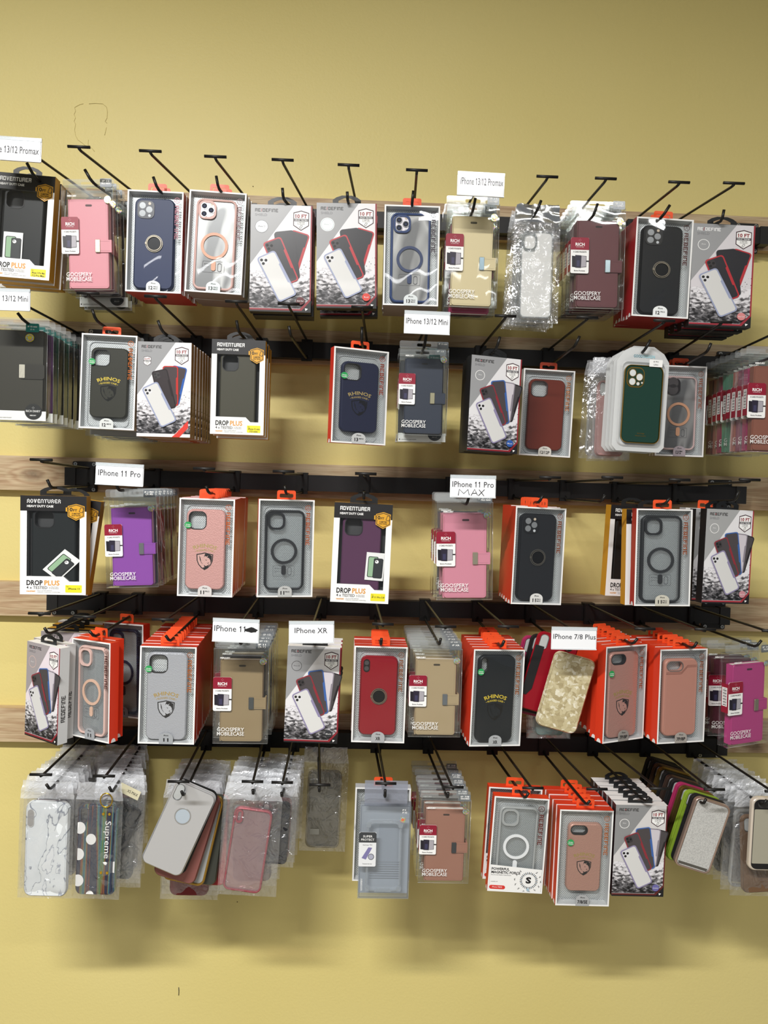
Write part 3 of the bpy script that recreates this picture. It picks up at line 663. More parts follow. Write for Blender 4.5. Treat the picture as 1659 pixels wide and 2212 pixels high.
def dashes(m, p, q, y, mt, n):
    for i in range(n):
        a, b = i/n, (i+.6)/n; x0, z0 = p[0]+(q[0]-p[0])*a, p[1]+(q[1]-p[1])*a; x1, z1 = p[0]+(q[0]-p[0])*b, p[1]+(q[1]-p[1])*b
        t = .00025
        if abs(x1-x0) > abs(z1-z0): m.poly([(x0, z0+t), (x1, z1+t), (x1, z1-t), (x0, z0-t)], y, mt)
        else: m.poly([(x0-t, z0), (x0+t, z0), (x1+t, z1), (x1-t, z1)], y, mt)
def darker(h, k): return ''.join('%02X' % int(int(h[i:i+2], 16)*k) for i in (0, 2, 4))

def wallet_box(key, col, size='IP 12|PRO MAX', card='tagged', rough=.42, metal=0, clasp='C9C2AA', holo=True, sx=0):
    root = empty('wallet_case_box'); D = .024; m = M()
    m.box(-W/2, W/2, 0, D, -H, 0, CLEARBOX)
    # folded rim edges catch the light
    e = mat('DDE2E2', .1, .3)
    for a, b in (((-W/2, 0, 0), (W/2, 0, 0)), ((W/2, 0, 0), (W/2, 0, -H)), ((-W/2, 0, -H), (W/2, 0, -H)), ((W/2, 0, 0), (W/2, D, 0))): m.tube([a, b], .00022, e, 4)
    m.strip(rr(-W/2, W/2, 0, .017, .004, 5), .011, rr(-.016, .016, .0045, .0115, .003, 5), .011, TABCLEAR)
    m.text('GOOSPERY', X(.08), Z(.87), .0078, WHT, -.0006, w=.054, bold=.004); m.text('MOBILECASE', X(.08), Z(.915), .0078, WHT, -.0006, w=.054, bold=.004)
    m.text('MERCURY', X(.12), Z(.105), .0032, WHT, -.0006, w=.02, bold=.05)
    m.build('clear_box', root, 'wbox')
    c = M(); mt = mat(col, rough, metal); dk = mat(darker(col, .72), .6)
    x0, x1, z0, z1 = X(.13)+sx, X(.9)+sx, Z(.985), Z(.12); y = .003
    L = lambda i: rr(x0+i, x1-i, z0+i, z1-i, .006-i*.5, 5)
    c.loft([(L(.0012), y), (L(.0003), y+.0007), (L(0), y+.0016), (L(0), y+.003)], mt); c.loft([(L(.001), y+.003), (L(.001), y+.0145)], mat('E2DDD6' if col > '5' else '8A8688', .6), smooth=False); c.loft([(L(0), y+.0145), (L(.0005), y+.0175)], mt)
    c.tube([(x0+.001, y+.001, z0+.005), (x0-.0005, y+.009, z0+.005)], .001, mt, 5); c.box(x0-.001, x0+.002, y+.001, y+.017, z0+.001, z1-.001, mt)
    c.prism(rr(x0+.036, x0+.05, z1-.0145, z1-.0105, .0019, 4), y-.0002, y+.0001, mat(darker(col, .35), .5))
    dashes(c, (x1-.004, z0+.004), (x1-.004, z1-.004), y-.0001, dk, 48); dashes(c, (x0+.006, z0+.004), (x1-.004, z0+.004), y-.0001, dk, 24); dashes(c, (x0+.006, z1-.0035), (x1-.004, z1-.0035), y-.0001, dk, 24)
    wc = c.build('wallet_case', root)
    s = M(); s.loft([(rr(X(.66)+sx, X(.955)+sx, Z(.635), Z(.515), .0015, 3), y-.0022), (rr(X(.66)+sx, X(.96)+sx, Z(.637), Z(.513), .0015, 3), y-.001)], mt, smooth=False); s.box(X(.93)+sx, X(.96)+sx, y-.002, y+.018, Z(.635), Z(.515), mt)
    dashes(s, (X(.72)+sx, Z(.53)), (X(.93)+sx, Z(.53)), y-.0024, dk, 12); dashes(s, (X(.72)+sx, Z(.62)), (X(.93)+sx, Z(.62)), y-.0024, dk, 12); s.build('strap', wc)
    s = M(); s.loft([(rr(X(.65)+sx, X(.735)+sx, Z(.634), Z(.516), .0008, 2), y-.0036), (rr(X(.645)+sx, X(.74)+sx, Z(.638), Z(.512), .0012, 2), y-.0028), (rr(X(.645)+sx, X(.74)+sx, Z(.638), Z(.512), .0012, 2), y-.0012)], mat(clasp, .25, .75), smooth=False); s.build('clasp', wc)
    if card == 'tagged':
        t = M(); y = -.0012; x0, x1 = X(.0), X(.335); zb, zt = Z(.655), Z(.3); R_ = mat('8E1730', .4); tw = x1-x0; cx = (x0+x1)/2
        t.prism(rr(x0, x1, zb, zt, .003, 4), y, y+.0007, WHT)
        zs = zt-(zt-zb)*.345; t.poly([(x0, zs), (x0, zt-.003), (x0+.0009, zt-.0009), (x0+.003, zt), (x1-.003, zt), (x1-.0009, zt-.0009), (x1, zt-.003), (x1, zs)], y-.0002, R_)
        t.box(x0-.0003, x0, y, y+.018, Z(.63), Z(.32), R_)
        t.text('RICH', cx, zt-.0165, .0058, WHT, y-.0003, w=.0185, bold=.03, al='c'); t.text('GOOSPERY BELL', cx, zt-.0195, .0013, WHT, y-.0003, w=.0165, al='c')
        for a in range(4): t.poly(rot([(cx-.0005, zt-.0035), (cx, zt-.0028), (cx+.0005, zt-.0035), (cx, zt-.0042)], a*pi/2, cx, zt-.0055), y-.0003, mat('D9A7AE', .5))
        t.text('3 CARD POCKETS', cx, zs-.0055, .0028, INK, y-.0003, w=tw*.72, bold=.02, al='c')
        t.poly([(x0+.003, zs-.034), (x0+.0025, zs-.012), (x0+.011, zs-.013), (x0+.011, zs-.035)], y-.0003, mat('201C26', .4)); t.poly([(x0+.0095, zs-.0355), (x0+.009, zs-.0105), (x0+.021, zs-.011), (x0+.021, zs-.036)], y-.0004, mat('2A2536', .4))
        t.poly([(x0+.0125, zs-.033), (x0+.0125, zs-.021), (x0+.0185, zs-.021), (x0+.0185, zs-.033)], y-.0005, mat('3C3A58', .4)); t.poly([(x0+.0205, zs-.035), (x0+.021, zs-.0115), (x0+.032, zs-.012), (x0+.032, zs-.034)], y-.0004, BLK); t.poly([(x0+.0212, zs-.0343), (x0+.0217, zs-.0122), (x0+.0313, zs-.0127), (x0+.0313, zs-.0333)], y-.0005, mat('A9A5AC', .4)); t.box(x0+.032, x1, y-.0004, y, zs-.0235, zs-.021, BLK)
        t.text('Extra Pockets', cx, zb+.004, .0023, INK, y-.0003, w=tw*.6, bold=.02, al='c')
        t.add([(x0-.0005, .002, Z(.36)), (x0-.0005, .015, Z(.36)), (x0-.0005, .015, Z(.56)), (x0-.0005, .002, Z(.56))], [(0, 1, 2, 3)], WHT)
        for k in range(12): zz = Z(.37)-k*.0031; t.add([(x0-.0007, .0035, zz), (x0-.0007, .0125, zz), (x0-.0007, .0125, zz-.0008-.0008*(k % 2)), (x0-.0007, .0035, zz-.0008-.0008*(k % 2))], [(0, 1, 2, 3)], BLK)
        t.build('paper_tag', root, 'richtag')
    s = M(); s.prism(rr(X(.76), X(.985), -.002, .0145, .002, 3), -.0004, .0002, GREYTINT)
    ln = [q for q in size.split('|') if q]
    for j, q in enumerate(ln): s.text(q, X(.872), .0078-.0048*j, .0034, WHT, -.0006, w=min(.019, .0031*len(q)), bold=.03, al='c')
    s.build('size_label', root, ('size', size))
    if holo:
        s = M(); s.prism(circ(X(.90), Z(.13), .0072, 20), -.0008, -.0002, LEAF); s.strip(circ(X(.90), Z(.13), .0045, 12), -.0009, circ(X(.90), Z(.13), .0038, 12), -.0009, mat('7E8E9A', .3)); s.build('hologram_sticker', root, 'holo')
    return root

def diary_box(key, col, strap='E6E2D2'):
    root = empty('wallet_case_box'); D = .020; m = M(); HH = H
    m.box(-W/2, W/2, 0, D, -HH, 0, CLEARBOX); m.strip(rr(-W/2, W/2, 0, .017, .004, 5), .009, rr(-.016, .016, .0045, .0115, .003, 5), .009, TABCLEAR)
    e = mat('DDE2E2', .1, .3)
    for a, b in (((-W/2, 0, 0), (W/2, 0, 0)), ((W/2, 0, 0), (W/2, 0, -H))): m.tube([a, b], .00022, e, 4)
    m.build('clear_box', root, 'dbox')
    c = M(); x0, x1, z0, z1 = X(.03), X(.93), Z(.93), Z(.05); y = .003; mt = mat(col, .4)
    L = lambda i: rr(x0+i, x1-i, z0+i, z1-i, .005-i*.4, 4)
    c.loft([(L(.001), y), (L(0), y+.0012), (L(0), y+.0145)], mt); wc = c.build('wallet_case', root)
    s = M(); s.prism(rr(X(.5), X(.95), Z(.56), Z(.4), .006, 4), y-.0016, y-.0004, mat(darker(col, .8), .4)); s.prism(rr(X(.51), X(.61), Z(.55), Z(.41), .001, 2), y-.003, y-.0012, mat(strap, .3, .4)); s.build('clasp', wc)
    p = M(); p.box(-W/2+.001, W/2-.001, .0012, .0018, -H+.001, Z(.895), WHT); p.text('ADDITIONAL CARD POCKET', X(.08), Z(.975), .002, INK, .0008, w=.034); p.box(X(.03), X(.05), .0004, .0012, Z(.975), Z(.963), BLK)
    p.prism(circ(X(.77), Z(.9), .0165, 28), .0002, .0012, mat('232423', .4)); p.text('RICH DIARY', X(.77), Z(.905), .0044, WHT, 0, w=.028, bold=.01, al='c'); p.text('MERCURY', X(.77), Z(.945), .0022, WHT, 0, al='c', bold=.03)
    for k in range(4): p.poly(rot([(X(.77)-.0008, Z(.86)+.0018), (X(.77), Z(.86)+.003), (X(.77)+.0008, Z(.86)+.0018), (X(.77), Z(.86)+.0006)], k*pi/2, X(.77), Z(.86)), 0, mat('A0A0A0', .4))
    p.build('printed_card', root, 'dcard')
    s = M(); s.prism(rr(X(.62), X(.85), Z(.07), .004, .002, 3), -.0006, 0, mat('1E7A74', .4)); s.text('IP 12 mini', X(.735), Z(.02), .003, WHT, -.0008, w=.018, bold=.02, al='c'); s.text('(5.4)', X(.735), Z(.048), .0024, WHT, -.0008, w=.008, al='c'); s.build('size_label', root, 'tealsize')
    s = M(); s.prism(circ(X(.69), Z(.13), .0085, 20), -.0006, 0, mat('E4D34A', .25, .5)); s.strip(circ(X(.69), Z(.13), .007, 12), -.0007, circ(X(.69), Z(.13), .0045, 12), -.0007, LEAF); s.build('hologram_sticker', root, 'holoy')
    return root

def bag_mesh(bw, bh, head, seed, hm, m=None, D=.010):
    """crumpled transparent bag: puffed front and back sheets, flat header above"""
    m = m or M(); rng = random.Random(seed); nx, nz = 12, 22
    for side in (0, 1):
        v = []
        for j in range(nz+1):
            for i in range(nx+1):
                a, b = i/nx, j/nz; e = min(1, min(a, 1-a)*7)*min(1, min(b+.05, 1-b)*8)
                nzv = noise.noise(Vector((a*3.1+seed, b*5.3, side*7.0)))*.003+noise.noise(Vector((a*9+seed, b*14, side*3.0)))*.0016
                yy = D/2+(1 if side else -1)*(e*(D/2+.001)+nzv*(.5+e))
                v.append(((a-.5)*bw+(rng.random()-.5)*.0008, yy, -head-b*(bh-head)+(rng.random()-.5)*.0008))
        fs = [(j*(nx+1)+i, j*(nx+1)+i+1, (j+1)*(nx+1)+i+1, (j+1)*(nx+1)+i) for j in range(nz) for i in range(nx)]
        m.add(v, fs, BAG, True)
    v = []; n2 = 6
    for j in range(n2+1):
        for i in range(nx+1):
            a, b = i/nx, j/n2
            v.append(((a-.5)*bw*(.9+.1*b)+(rng.random()-.5)*.002, D/2+noise.noise(Vector((a*5+seed*2, b*3, 1)))*.006, -head*b-.001+(0 if j else (rng.random()-.5)*.003)))
    m.add(v, [(j*(nx+1)+i, j*(nx+1)+i+1, (j+1)*(nx+1)+i+1, (j+1)*(nx+1)+i) for j in range(n2) for i in range(nx)], hm, True)
    return m
def bagged(key, st, seed=1, header=None, bw=.118, bh=.235, head=.036, an=0, cs=None, extra=None):
    root = empty('bagged_phone_case'); bag_mesh(bw, bh, head, seed, header or BAGHEAD).build('plastic_bag', root)
    c = dict(x0=-.04, x1=.04, z0=-bh+.008, z1=-head-.018, y=.002, t=.0085); c.update(cs or {})
    o = phone_case(root, st, **c)
    if an: o.rotation_euler = (0, radians(an), 0); o.location = (sin(radians(an))*.1, 0, -.1+.1*cos(radians(an)))
    if extra: extra(root, o)
    return root
def bare(key, st, extra=None, cs=None):
    root = empty('phone_case')
    c = dict(x0=-.041, x1=.041, z0=-.165, z1=0, y=0, t=.010); c.update(cs or {})
    o = phone_case(root, st, name='shell', **c)
    if extra: extra(root, o)
    return root
# ------------------------------------------------------------------ the setting
def struct(name, m, parent=None):
    o = m.build(name, parent)
    if parent is None: o['kind'] = 'structure'
    return o
m = M(); m.add([(-3, WALLY, 0), (3, WALLY, 0), (3, WALLY, 3.05), (-3, WALLY, 3.05)], [(0, 1, 2, 3)], WALL); m.box(-3, 3, WALLY+.001, WALLY+.1, 0, 3.05, WALL, 'f'); wall = struct('wall_front', m)
CR = mat('D2C382', .7)
def wallpt(x, y, d=.0006): p = P(x, y, WALLY-d); return tuple(p)
m = M()
for path in ([(180, 224), (172, 226), (161, 232), (163, 240), (160, 247), (163, 254), (160, 262), (163, 268), (161, 280), (163, 292), (168, 302), (178, 309), (186, 316), (190, 318)],
             [(192, 224), (206, 223), (222, 224), (230, 231), (232, 242), (231, 255), (227, 262), (231, 266)], [(191, 302), (190, 312), (194, 316), (200, 322), (204, 327)], [(230, 275), (226, 292)]):
    m.tube([wallpt(*q) for q in path], .0005, CR, 5)
m.build('plaster_crack', wall)
m = M(); m.tube([wallpt(386, 2133), wallpt(386.5, 2141), wallpt(386, 2150)], .0009, BLK, 5)
for q in ((546, 402), (512, 1948)): m.tube([wallpt(*q), wallpt(q[0]+1, q[1]+1)], .0011, mat('5A4A2A', .8), 5)
m.build('scuff_mark', wall)
m = M(); m.box(-3, 3, -4.2, WALLY+.1, -.06, 0, mat('8F8A80', .4)); struct('floor', m)
m = M(); m.box(-3, 3, -4.2, WALLY+.1, 3.05, 3.11, mat('E9E7E0', .8)); struct('ceiling', m)
m = M(); m.box(-3, 3, WALLY-.012, WALLY, 0, .11, mat('E6E1D2', .5)); struct('baseboard_front', m)
BY = 1.806   # front of the boards
KN1, KN2 = P(70, 1026, BY), P(1632, 1612, BY)
WOOD = wood_mat([(KN1.x, KN1.z, .022), (KN2.x, KN2.z, .032)])
bt = [(P(400, 414, BY).z+P(1659, 471, BY).z)/2, (P(0, 687, BY).z+P(1659, 750, BY).z)/2, (P(0, 987, BY).z+P(1659, 1028, BY).z)/2, (P(0, 1259, BY).z+P(1659, 1291, BY).z)/2, (P(0, 1528, BY).z+P(1659, 1558, BY).z)/2]
for i, z in enumerate(bt):
    m = M(); hgt = .079
    m.box(-1.6, 1.6, BY, WALLY, z-hgt, z, WOOD); struct('trim_%d' % (i+1), m)
RY0, RY1 = 1.778, 1.805
rails = {1: (P(822, 457, RY0).z, 180, 1638), 2: (P(641, 738, RY0).z, 150, 1600), 3: ((P(140, 1014, RY0).z+P(1610, 1050, RY0).z)/2, 142, 1610), 4: ((P(106, 1286, RY0).z+P(1585, 1310, RY0).z)/2, 107, 1586), 5: ((P(785, 1583, RY0).z+P(1590, 1598, RY0).z)/2, 148, 1592)}
RB_ = mat('161415', .45, .2); PW = mat('1D1C1B', .4, .3); SCREW = mat('B9B9B4', .25, .9)
RH = .037
posn = ['top', 'second', 'third', 'fourth', 'bottom']
brk = {1: [(1600, 1)], 2: [(205, 1), (1573, 1)], 3: [(175, 1), (1566, 1)], 4: [(134, 0), (1563, 0)], 5: [(176, 0), (1564, 0)]}
for r, (z, xa, xb) in rails.items():
    x0, x1 = P(xa, 1055, RY0).x, P(xb, 1055, RY0).x
    root = empty('display_rail'); root.location = ((x0+x1)/2, RY1, z-RH/2); ox, oz = root.location.x, root.location.z
    m = M(); m.box(x0-ox, x1-ox, RY0-RY1, -.002, -RH/2, RH/2, RB_); m.build('crossbar', root)
    for xe in (x0, x1-.02):
        m = M(); m.box(xe-ox-.002, xe-ox+.022, RY0-RY1-.003, 0, -RH/2-.002, RH/2+.002, mat('1F1E1D', .4)); m.build('end_cap', root)
    for bx, up in brk[r]:
        cx = P(bx, 1055, RY0).x-ox; m = M()
        m.prism(rr(cx-.028, cx+.028, -.035, .035, .003, 3), -.0035, .0008, mat('1A1A1A', .45)); b = m.build('mounting_bracket', root)
        for sx_ in (-.021, .021):
            for sz_ in (-.029, .029):
                q = M(); q.prism(circ(cx+sx_, sz_, .0042, 14), -.0062, -.0034, SCREW); q.box(cx+sx_-.0025, cx+sx_+.0025, -.0064, -.0062, sz_-.0005, sz_+.0005, BLK); q.box(cx+sx_-.0005, cx+sx_+.0005, -.0064, -.0062, sz_-.0025, sz_+.0025, BLK); q.build('screw', b)
    tag(root, '%s black metal display rail screwed to its wooden board across the yellow wall' % ['topmost', 'second from top', 'middle', 'fourth from top', 'lowest'][r-1], 'rail', 'black display rails')

# ------------------------------------------------------------------ peg hooks
TY, LY, CY = 1.47, 1.52, 1.762
def cx_(tx): return 765+(tx-765)/1.21
HK = {  # row, clip x, T centre, tip top, tip bend, what hangs there
 'a0': (1, 190, (42, 312), (58, 352), (76, 385), 'the black heavy duty case box'),
 'a1': (1, 297, (172, 324), (183, 366), (199, 394), 'the pink wallet case'),
 'a2': (1, 420, (326, 333), (331, 382), (341, 410), 'the navy ring case'),
 'a3': (1, 528, (466, 345), (467, 380), (472, 408), 'the clear case with peach magnet ring'),
 'a4': (1, 648, (611, 352), (610, 406), (612, 430), 'the white printed box with silver disc'),
 'a5': (1, 756, (753, 363), (750, 414), (751, 434), 'the white printed box with glaring disc'),
 'a6': (1, 877, (900, 374), (893, 412), (890, 440), 'the clear case with blue magnet ring'),
 'a7': (1, 985, (1040, 386), (1027, 428), (1022, 454), 'the pale gold wallet case'),
 'a8': (1, 1102, (1181, 388), (1169, 433), (1158, 460), 'the foil-topped bag of clear cases'),
 'a9': (1, 1220, (1307, 392), (1291, 440), (1282, 466), 'the maroon wallet case'),
 'a10': (1, 1350, (1465, 400), (1447, 443), (1431, 468), 'the black ring case'),
 'a11': (1, 1438, (1583, 402), (1564, 453), (1559, 478), 'the white printed box at the right end'),
 'b0': (2, 160, (10, 636), (38, 676), (52, 694), 'the olive diary cases'),
 'b1': (2, 300, (192, 639), (199, 668), (207, 692), 'the olive rhino emblem case'),
 'b2': (2, 415, (337, 646), (341, 692), (350, 716), 'the brown-sided printed boxes'),
 'b3': (2, 557, (511, 657), (511, 692), (515, 716), 'the heavy duty case box with olive case'),
 'b4': (2, 655, (624, 662), (624, 704), (628, 726), 'nothing, in the empty gap'),
 'b5': (2, 785, (782, 669), (782, 706), (781, 738), 'the navy rhino emblem case'),
 'b6': (2, 893, (930, 684), (921, 722), (917, 748), 'the dark blue wallet case'),
 'b7': (2, 1031, (1091, 688), (1080, 727), (1073, 752), 'the printed box with blue sticker'),
 'b8': (2, 1177, (1267, 691), (1252, 726), (1242, 748), 'the red-brown gradient case'),
 'b9': (2, 1325, (1433, 698), (1405, 734), (1392, 758), 'the blister pack with green case'),
 'b10': (2, 1448, (1556, 701), (1536, 741), (1528, 760), 'the pink magnet ring case behind the green one'),
 'b11': (2, 1560, (1690, 712), (1680, 752), (1668, 772), 'the wallet case row running off the right edge'),
 'c1': (3, 188, (91, 998), (102, 1036), (110, 1054), 'the black heavy duty case boxes, third rail'),
 'c2': (3, 330, (240, 1012), (250, 1042), (256, 1060), 'the purple wallet case'),
 'c3': (3, 504, (442, 1017), (445, 1050), (451, 1066), 'the rose rhino emblem case, third rail'),
 'c4': (3, 652, (613, 1023), (615, 1050), (618, 1068), 'the black framed magnet case'),
 'c5': (3, 786, (790, 1028), (786, 1062), (786, 1078), 'the box with purple case'),
 'c6': (3, 977, (1022, 1034), (1013, 1073), (1008, 1090), 'the lower pink wallet case'),
 'c7': (3, 1112, (1187, 1036), (1173, 1070), (1164, 1086), 'the stack of black ring cases'),
 'c8': (3, 1224, (1321, 1036), (1308, 1069), (1299, 1084), 'nothing, beside the twisted yellow boxes'),
 'c9': (3, 1338, (1466, 1041), (1447, 1075), (1436, 1090), 'the large black magnet ring case'),
 'c10': (3, 1469, (1617, 1041), (1596, 1060), (1588, 1082), 'the printed box at right of the third rail'),
 'd1': (4, 216, (87, 1329), (96, 1356), (104, 1370), 'the twisted printed boxes'),
 'd2': (4, 297, (185, 1336), (193, 1363), (204, 1376), 'the twisted pink case box'),
 'd3': (4, 433, (353, 1342), (358, 1373), (367, 1386), 'the grey rhino emblem case'),
 'd4': (4, 562, (512, 1356), (517, 1380), (520, 1393), 'the tan wallet case under the blacked out sign'),
 'd5': (4, 700, (672, 1360), (672, 1376), (674, 1390), 'the printed boxes right of the tan wallet case'),
 'd6': (4, 818, (827, 1352), (824, 1379), (823, 1394), 'the red ring case'),
 'd7': (4, 927, (962, 1357), (952, 1379), (949, 1394), 'the tan wallet case beside the red ring case'),
 'd8': (4, 1042, (1097, 1357), (1089, 1384), (1083, 1398), 'the black rhino emblem case'),
 'd9': (4, 1158, (1240, 1362), (1236, 1395), (1231, 1408), 'the pearly shell case'),
 'd10': (4, 1286, (1391, 1362), (1377, 1379), (1367, 1392), 'the rose rhino emblem case, fourth rail'),
 'd11': (4, 1397, (1521, 1363), (1506, 1387), (1497, 1401), 'the rose leather case'),
 'd12': (4, 1515, (1666, 1366), (1645, 1383), (1633, 1398), 'the magenta wallet case'),
 'e1': (5, 200, (90, 1676), (100, 1694), (108, 1706), 'the marble case bags'),
 'e2': (5, 310, (226, 1679), (236, 1700), (242, 1712), 'the polka dot case'),
 'e3': (5, 455, (387, 1691), (392, 1709), (396, 1720), 'the tilted silver case'),
 'e4': (5, 584, (546, 1691), (546, 1706), (547, 1717), 'the pink rimmed clear case'),
 'e5': (5, 648, (610, 1693), (608, 1712), (609, 1722), 'the crowded bags beside the pink rimmed case'),
 'e6': (5, 702, (691, 1698), (689, 1700), (690, 1712), 'one smoky case pushed to the wall'),
 'e7': (5, 828, (833, 1695), (832, 1706), (832, 1724), 'the clear bumper case box'),
 'e8': (5, 943, (978, 1703), (968, 1712), (967, 1725), 'the rose wallet case'),
 'e9': (5, 1084, (1150, 1705), (1142, 1713), (1134, 1725), 'the magnetic force box'),
 'e10': (5, 1197, (1288, 1707), (1274, 1730), (1267, 1739), 'the small rose rhino emblem case'),
 'e11': (5, 1305, (1424, 1706), (1402, 1722), (1394, 1733), 'the white-topped printed boxes'),
 'e12': (5, 1420, (1541, 1708), (1525, 1726), (1519, 1738), 'the loose silver glitter case'),
 'e13': (5, 1523, (1672, 1712), (1656, 1728), (1648, 1740), 'the bags at the right end of the bottom rail'),
}
DIRS = {}
for k, (r, cx, T, tt, tb, what) in HK.items():
    zt = rails[r][0]; zb = zt-RH
    c = P(cx, 1055, CY).x
    t = P(T[0], T[1], TY); a = P(tt[0], tt[1], LY-.004); b = P(tb[0], tb[1], LY)
    root = empty('peg_hook'); o = Vector((c, RY0, zt-RH/2)); root.location = o
    m = M(); m.box(-.0125, .0125, -.006, .0008, -RH/2-.007, RH/2+.005, PW); m.box(-.0125, .0125, -.006, .02, RH/2+.0005, RH/2+.005, PW); m.box(-.0105, .0105, -.0075, -.006, -RH/2, RH/2, PW); m.build('clip', root, 'clip')
    L0 = Vector((c, RY0-.007, zb-.002)); U0 = Vector((c, RY0-.007, zt+.001))
    b2 = L0+(b-L0)*.93; b3 = b+(a-b)*.3
    m = M(); m.tube([q-o for q in (L0+Vector((0, .006, .012)), L0+Vector((0, -.002, .002)), L0+(b-L0)*.05, b2, b+(L0-b)*.02+Vector((0, 0, .001)), b3, a)], .0029, PW, 8); m.build('product_wire', root)
    m = M(); m.tube([q-o for q in (U0+Vector((0, .008, .001)), U0, t+(U0-t)*.02, t+Vector((0, -.004, .001)))], .0026, PW, 8); m.build('label_wire', root)
    m = M(); m.tube([t-o+Vector((-.0205, -.004, .004)), t-o+Vector((.0205, -.004, .004))], .0029, PW, 8); m.build('label_bar', root)
    tag(root, 'black wire peg hook carrying %s' % what, 'hook', 'black wire peg hooks')
    DIRS[k] = ((L0.x-b.x)/(L0.y-b.y), 1, (L0.z-b.z)/(L0.y-b.y))

# ------------------------------------------------------------------ price signs
def sign(TLp, TRp, BLp, lines, label, scrib=False, hand=False):
    y = 1.4585; a, b, c = P(*TLp, y), P(*TRp, y), P(*BLp, y); wd, hg = (b-a).length, (c-a).length
    an = (atan2(-(b-a).z, (b-a).x)+atan2(-(c-a).x, -(c-a).z))/2
    root = empty('label_holder'); root.location = (a+b)/2; root.rotation_euler = (0, an, 0)
    m = M(); hc = mat('E4E8EA', .25, 0, .5)
    m.box(-wd/2, wd/2, .0012, .0026, -hg, 0, hc); m.box(-wd/2, wd/2, -.001, .0026, -hg*.14, 0, clear('holder_lip', 'F0F4F6', .3, 1.2, .1)); m.box(-wd/2, wd/2, -.001, .0012, -hg, -hg*.96, hc)
    m.box(-wd*.3, wd*.3, .0026, .006, -hg*.35, -hg*.15, hc); m.build('holder', root)
    m = M(); m.box(-wd/2+.0015, wd/2-.0015, -.0002, .001, -hg*.955, -hg*.1, mat('F3F5F8', .45, 0, .3))
    ty = -.0006; TXT = mat('26262B', .5)
    for s_, x, z, h, w_ in lines: m.text(s_, (x-.5)*wd, -z*hg, h*hg, TXT, ty, w=w_*wd)
    if scrib:
        rg = random.Random(2); pts = []
        for i in range(16):
            aa = i*2*pi/16; pts.append(((.83-.5)*wd+wd*.135*cos(-aa)*(1+rg.uniform(-.08, .08)), -hg*.45+hg*.105*sin(-aa)*(1+rg.uniform(-.25, .25))))
        m.poly(pts, ty-.0002, BLK)
    if hand:
        for st in ([(.18, .9), (.2, .63), (.3, .82), (.39, .63), (.42, .88)], [(.46, .9), (.535, .62), (.6, .88)], [(.49, .8), (.58, .79)], [(.63, .63), (.74, .9)], [(.75, .62), (.62, .9)]):
            m.tube([((x-.5)*wd, ty, -z*hg) for x, z in st], .0006, BLK, 5)
    m.build('paper_card', root)
    tag(root, label, 'sign', 'white sign cards on the hooks')
sign((-38, 288), (90, 302), (-38, 340), [('IPhone 13/12 Promax', .06, .68, .29, .9)], 'white sign card cut off by the left edge above the top row')
sign((989, 370), (1091, 374), (986, 422), [('IPhone 13/12 Promax', .07, .54, .29, .9)], 'white sign card on the top row above the pale gold wallet case')
sign((-42, 620), (65, 625), (-42, 668), [('IPhone 13/12 Mini', .06, .58, .26, .9)], 'white sign card cut off at left above the olive diary cases')
sign((874, 670), (973, 674), (872, 720), [('IPhone 13/12 Mini', .04, .57, .25, .91)], 'white sign card above the dark blue wallet case')
sign((207, 999), (311, 1003), (204, 1047), [('IPhone 11 Pro', .06, .58, .27, .88)], 'white sign card above the bright purple wallet case')
sign((973, 1025), (1072, 1028), (972, 1074), [('IPhone 11 Pro', .05, .53, .25, .9), ], 'white sign card with a handwritten second line above a pink wallet case', hand=True)
sign((460, 1335), (561, 1338), (457, 1386), [('IPhone 11', .04, .55, .25, .66)], 'white sign card with its last word scribbled out in black', True)
sign((624, 1342), (722, 1341), (623, 1390), [('IPhone XR', .13, .54, .24, .72)], 'white sign card standing directly above a printed box with black sticker')
sign((1192, 1354), (1290, 1355), (1190, 1403), [('IPhone 7/8 Plus', .04, .53, .22, .93)], 'white sign card above the pearly cream shell case')

